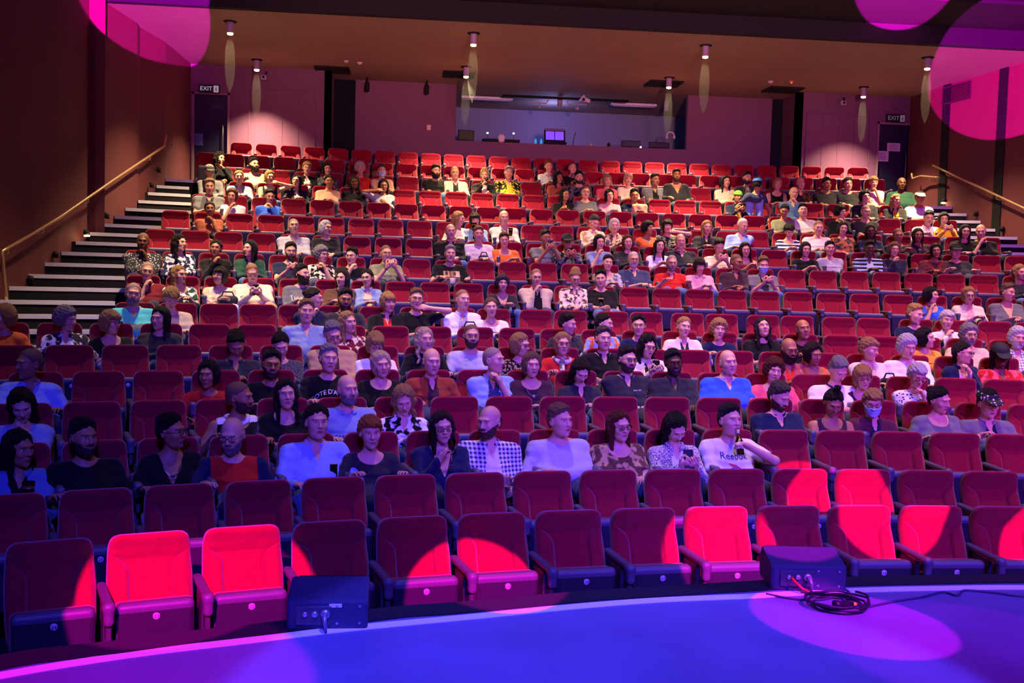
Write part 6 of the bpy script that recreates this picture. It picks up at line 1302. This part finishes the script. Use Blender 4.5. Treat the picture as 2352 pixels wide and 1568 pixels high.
bag('person in navy with a peach bag on the lap', 'pe', 0, .07, .20, 'large peach bag on the lap of the person in navy', .22)
bag('man in off-white shirt with dark cap on lap', 'nv', 0, .03, .12, 'dark cap resting on the lap of the man in off-white', .10)
bag('brown-bobbed woman in pale blouse', 'ch', .05, .02, .18, 'dark folded jacket on the lap of the brown-bobbed woman', .12)
bag('short-haired blonde woman in cream coat', 'bk', .08, .04, .13, 'dark pouch beside the short-haired blonde woman in cream', .12)
# orange scarf across the reclining woman
o_, inf, row, M = INFO['reclining blonde woman in white top']; s_ = inf['sm']; ax, X, Y, Z = grid((-.20, -.10, -.12), (.20, .10, .12), .014)
V, Q = snet(ell(X, Y, Z, (0, 0, 0), (.17, .05, .09))+.012*np.sin(Z*70+X*14), ax, .014); o = obj('scarf', mesh('scarf', V, Q, mat('orange scarf', '#d8963c', .9, kind='s', col2='#4a2a18')), None, M @ Matrix.Translation((s_.x+.05, s_.y-.20, s_.z-.17))); tag(o, 'orange scarf with dark lines over the reclining woman in white', 'scarf')
# ---------------------------------------------------------------- seats
cand = []
for row in range(1, 18):
    for k in range(KR[row][0], KR[row][1]+1):
        c = seat_frame(row, seat_th(row, k)) @ Vector((0, 0, .8)); px, py = pxof(c)
        if px < -90 or px > 2430: continue
        occ = (row, k) in OCC; fr = 0
        cand.append((SP*F_PX/(c-CAM).length*(.55 if occ else 1), row, k, occ))
cand.sort(reverse=True); single = cand[:300]; rest_ = cand[300:]
def near_label(row, k):
    for d in (1, 2, 3, 4):
        for s in (-1, 1):
            if (row, k+s*d) in OCC:
                sh = OCC[(row, k+s*d)][13]
                if len(sh.split()) <= 8:
                    side = 'toward the papered door' if s < 0 else 'toward the stair rail'
                    w = {1: 'next to', 2: 'two along from', 3: 'three along from', 4: 'four along from'}[d]
                    t = 'empty seat %s the %s %s' % (w, sh, side)
                    if len(t.split()) <= 16 and t not in used: used.add(t); return t
    e = k-KR[row][0]+1; t = 'empty red seat, %s row from the stage, number %d counted from the stair rail side' % (ORD[row], e); used.add(t); return t
NUM = {k: 24-k for k in range(-1, 14)}
for _, row, k, occ in sorted(single, key=lambda t: (t[1], t[2])):
    if occ: sh = OCC[(row, k)][13]; lb = 'red seat under the '+sh; lb = ' '.join(lb.split()[:16])
    elif row == 1: lb = 'front row red seat marked %d on its tipped-up underside' % NUM[k]
    elif row == 2: lb = 'empty second row seat behind front seat number %d' % (25-k-1)
    else: lb = near_label(row, k)
    chair(row, k, not occ, lb, NUM[k] if row == 1 else ((25-k) if row == 2 else None))
# the smallest, farthest seats beyond three hundred: one mass
SL_ = seat_meshes(.016); keys = ['backrest', 'back_shell', 'pan_up', 'cushion_up', 'armrest']; mats_ = [velvet, shellm, plast, velvet, plast]
Vs = []; Qs = []; mi = []; n = 0
for _, row, k, occ in rest_:
    M = seat_frame(row, seat_th(row, k)); R = np.array(M)[:3, :3]; T = np.array(M)[:3, 3]
    for i, key in enumerate(keys):
        if occ and key in ('pan_up', 'cushion_up'): key = key.replace('up', 'down')
        V, Q = SL_[key]; 
        if key == 'armrest': V = V+np.array([SP/2, 0, 0])
        Vs.append(V @ R.T+T); Qs.append(Q+n); n += len(V); mi.append(np.full(len(Q), i))
if Vs:
    o = obj('theatre_seats', mesh('theatre_seats', np.concatenate(Vs), np.concatenate(Qs), mats_, np.concatenate(mi))); o['kind'] = 'stuff'; tag(o, 'mass of small red seats in the farthest upper rows', 'seats')
# ---------------------------------------------------------------- light
def lamp(name, kind, loc, tgt, col, e, size=.1, ang_=40, blend=.1):
    l = bpy.data.lights.new(name, kind); l.color = col; l.energy = e; o = bpy.data.objects.new(name, l); COL.objects.link(o); o.location = loc
    o.rotation_euler = (Vector(tgt)-Vector(loc)).to_track_quat('-Z', 'Y').to_euler()
    if kind == 'SPOT': l.spot_size = math.radians(ang_); l.spot_blend = blend; l.shadow_soft_size = size
    elif kind == 'AREA': l.size = size
    else: l.shadow_soft_size = size
    return o
W = SC.world = bpy.data.worlds.new('world'); W.use_nodes = True; W.node_tree.nodes['Background'].inputs[0].default_value = (.10, .03, .12, 1); W.node_tree.nodes['Background'].inputs[1].default_value = .0
warm = (1, .74, .38)
for i, p in enumerate(DLP): lamp('downlight_beam', 'SPOT', (p.x, p.y, CZ-.25), (p.x, p.y-.05, 0), warm, DLE, .04, 100, 1.0)
# overhead house lamps above the middle rows (out of frame)
for x, y, e in LAMPS: lamp('house_lamp', 'SPOT', (x, y, 7.6), (x*.98+.06, y+.9, 0), (1, .70, .42) if x < 0 else (1, .62, .52), e, .10, 72, .9)
# stage washes, then the added fills and the blue floor pool
for x, y, z, tx, ty, c, e, a in WASH: lamp('wash_or_fill', 'SPOT', (x, y, z), (tx, ty, .8), c, e, .35, a, .8)
for x, y, z, tx, ty, tz, c, e, a, b in HIGH: lamp('wash_or_fill', 'SPOT', (x, y, z), (tx, ty, tz), c, e, .06 if b < .5 else .5, a, b)
for L_, t_, r_, c_, e_, b_ in GOBO:
    d_ = (Vector(t_)-Vector(L_)).length; lamp('moving_head', 'SPOT', L_, t_, c_, e_*d_*d_, .015, math.degrees(2*math.atan(r_/d_)), b_)
lamp('booth_fill', 'POINT', (3.6, 26.2, 6.4), (0, 0, 0), (.30, .32, 1), 24, .3)  # added unseen lamp; stands in for blue stage light inside the booth
if HAZE:
    vm = bpy.data.materials.new('beam_haze'); vm.use_nodes = True; vn = vm.node_tree.nodes; vn.remove(vn['Principled BSDF']); vs = vn.new('ShaderNodeVolumeScatter'); vs.inputs['Density'].default_value = HAZE; vs.inputs['Anisotropy'].default_value = .3
    vm.node_tree.links.new(vs.outputs[0], vn['Material Output'].inputs['Volume'])
    for i, p in enumerate(DLP):  # beam of light shaped as nested teardrop volumes; no haze elsewhere
        m = MB()
        for s, l in ((1, 1.0), (.75, .66), (.55, .38)): m.lathe([(.044*s, -.245), (.085*s, -.245-.3*l), (.092*s, -.245-.6*l), (.060*s, -.245-.85*l), (.004, -.245-l)], 20)
        o = m.build('beam_haze', vm, None, Matrix.Translation((p.x, p.y, CZ)), True); o['kind'] = 'stuff'
SC.view_settings.view_transform = 'Standard'; SC.view_settings.look = 'None'; SC.view_settings.exposure = EXPO; SC.view_settings.gamma = 1; SC.view_settings.use_curve_mapping = False
SC.cycles.use_denoising = True; SC.cycles.use_adaptive_sampling = True; SC.cycles.time_limit = 1000; SC.cycles.adaptive_threshold = .04; SC.cycles.max_bounces = 4; SC.cycles.diffuse_bounces = 3; SC.cycles.glossy_bounces = 2; SC.cycles.transmission_bounces = 4; SC.cycles.volume_bounces = 0
SC.cycles.sample_clamp_indirect = 4
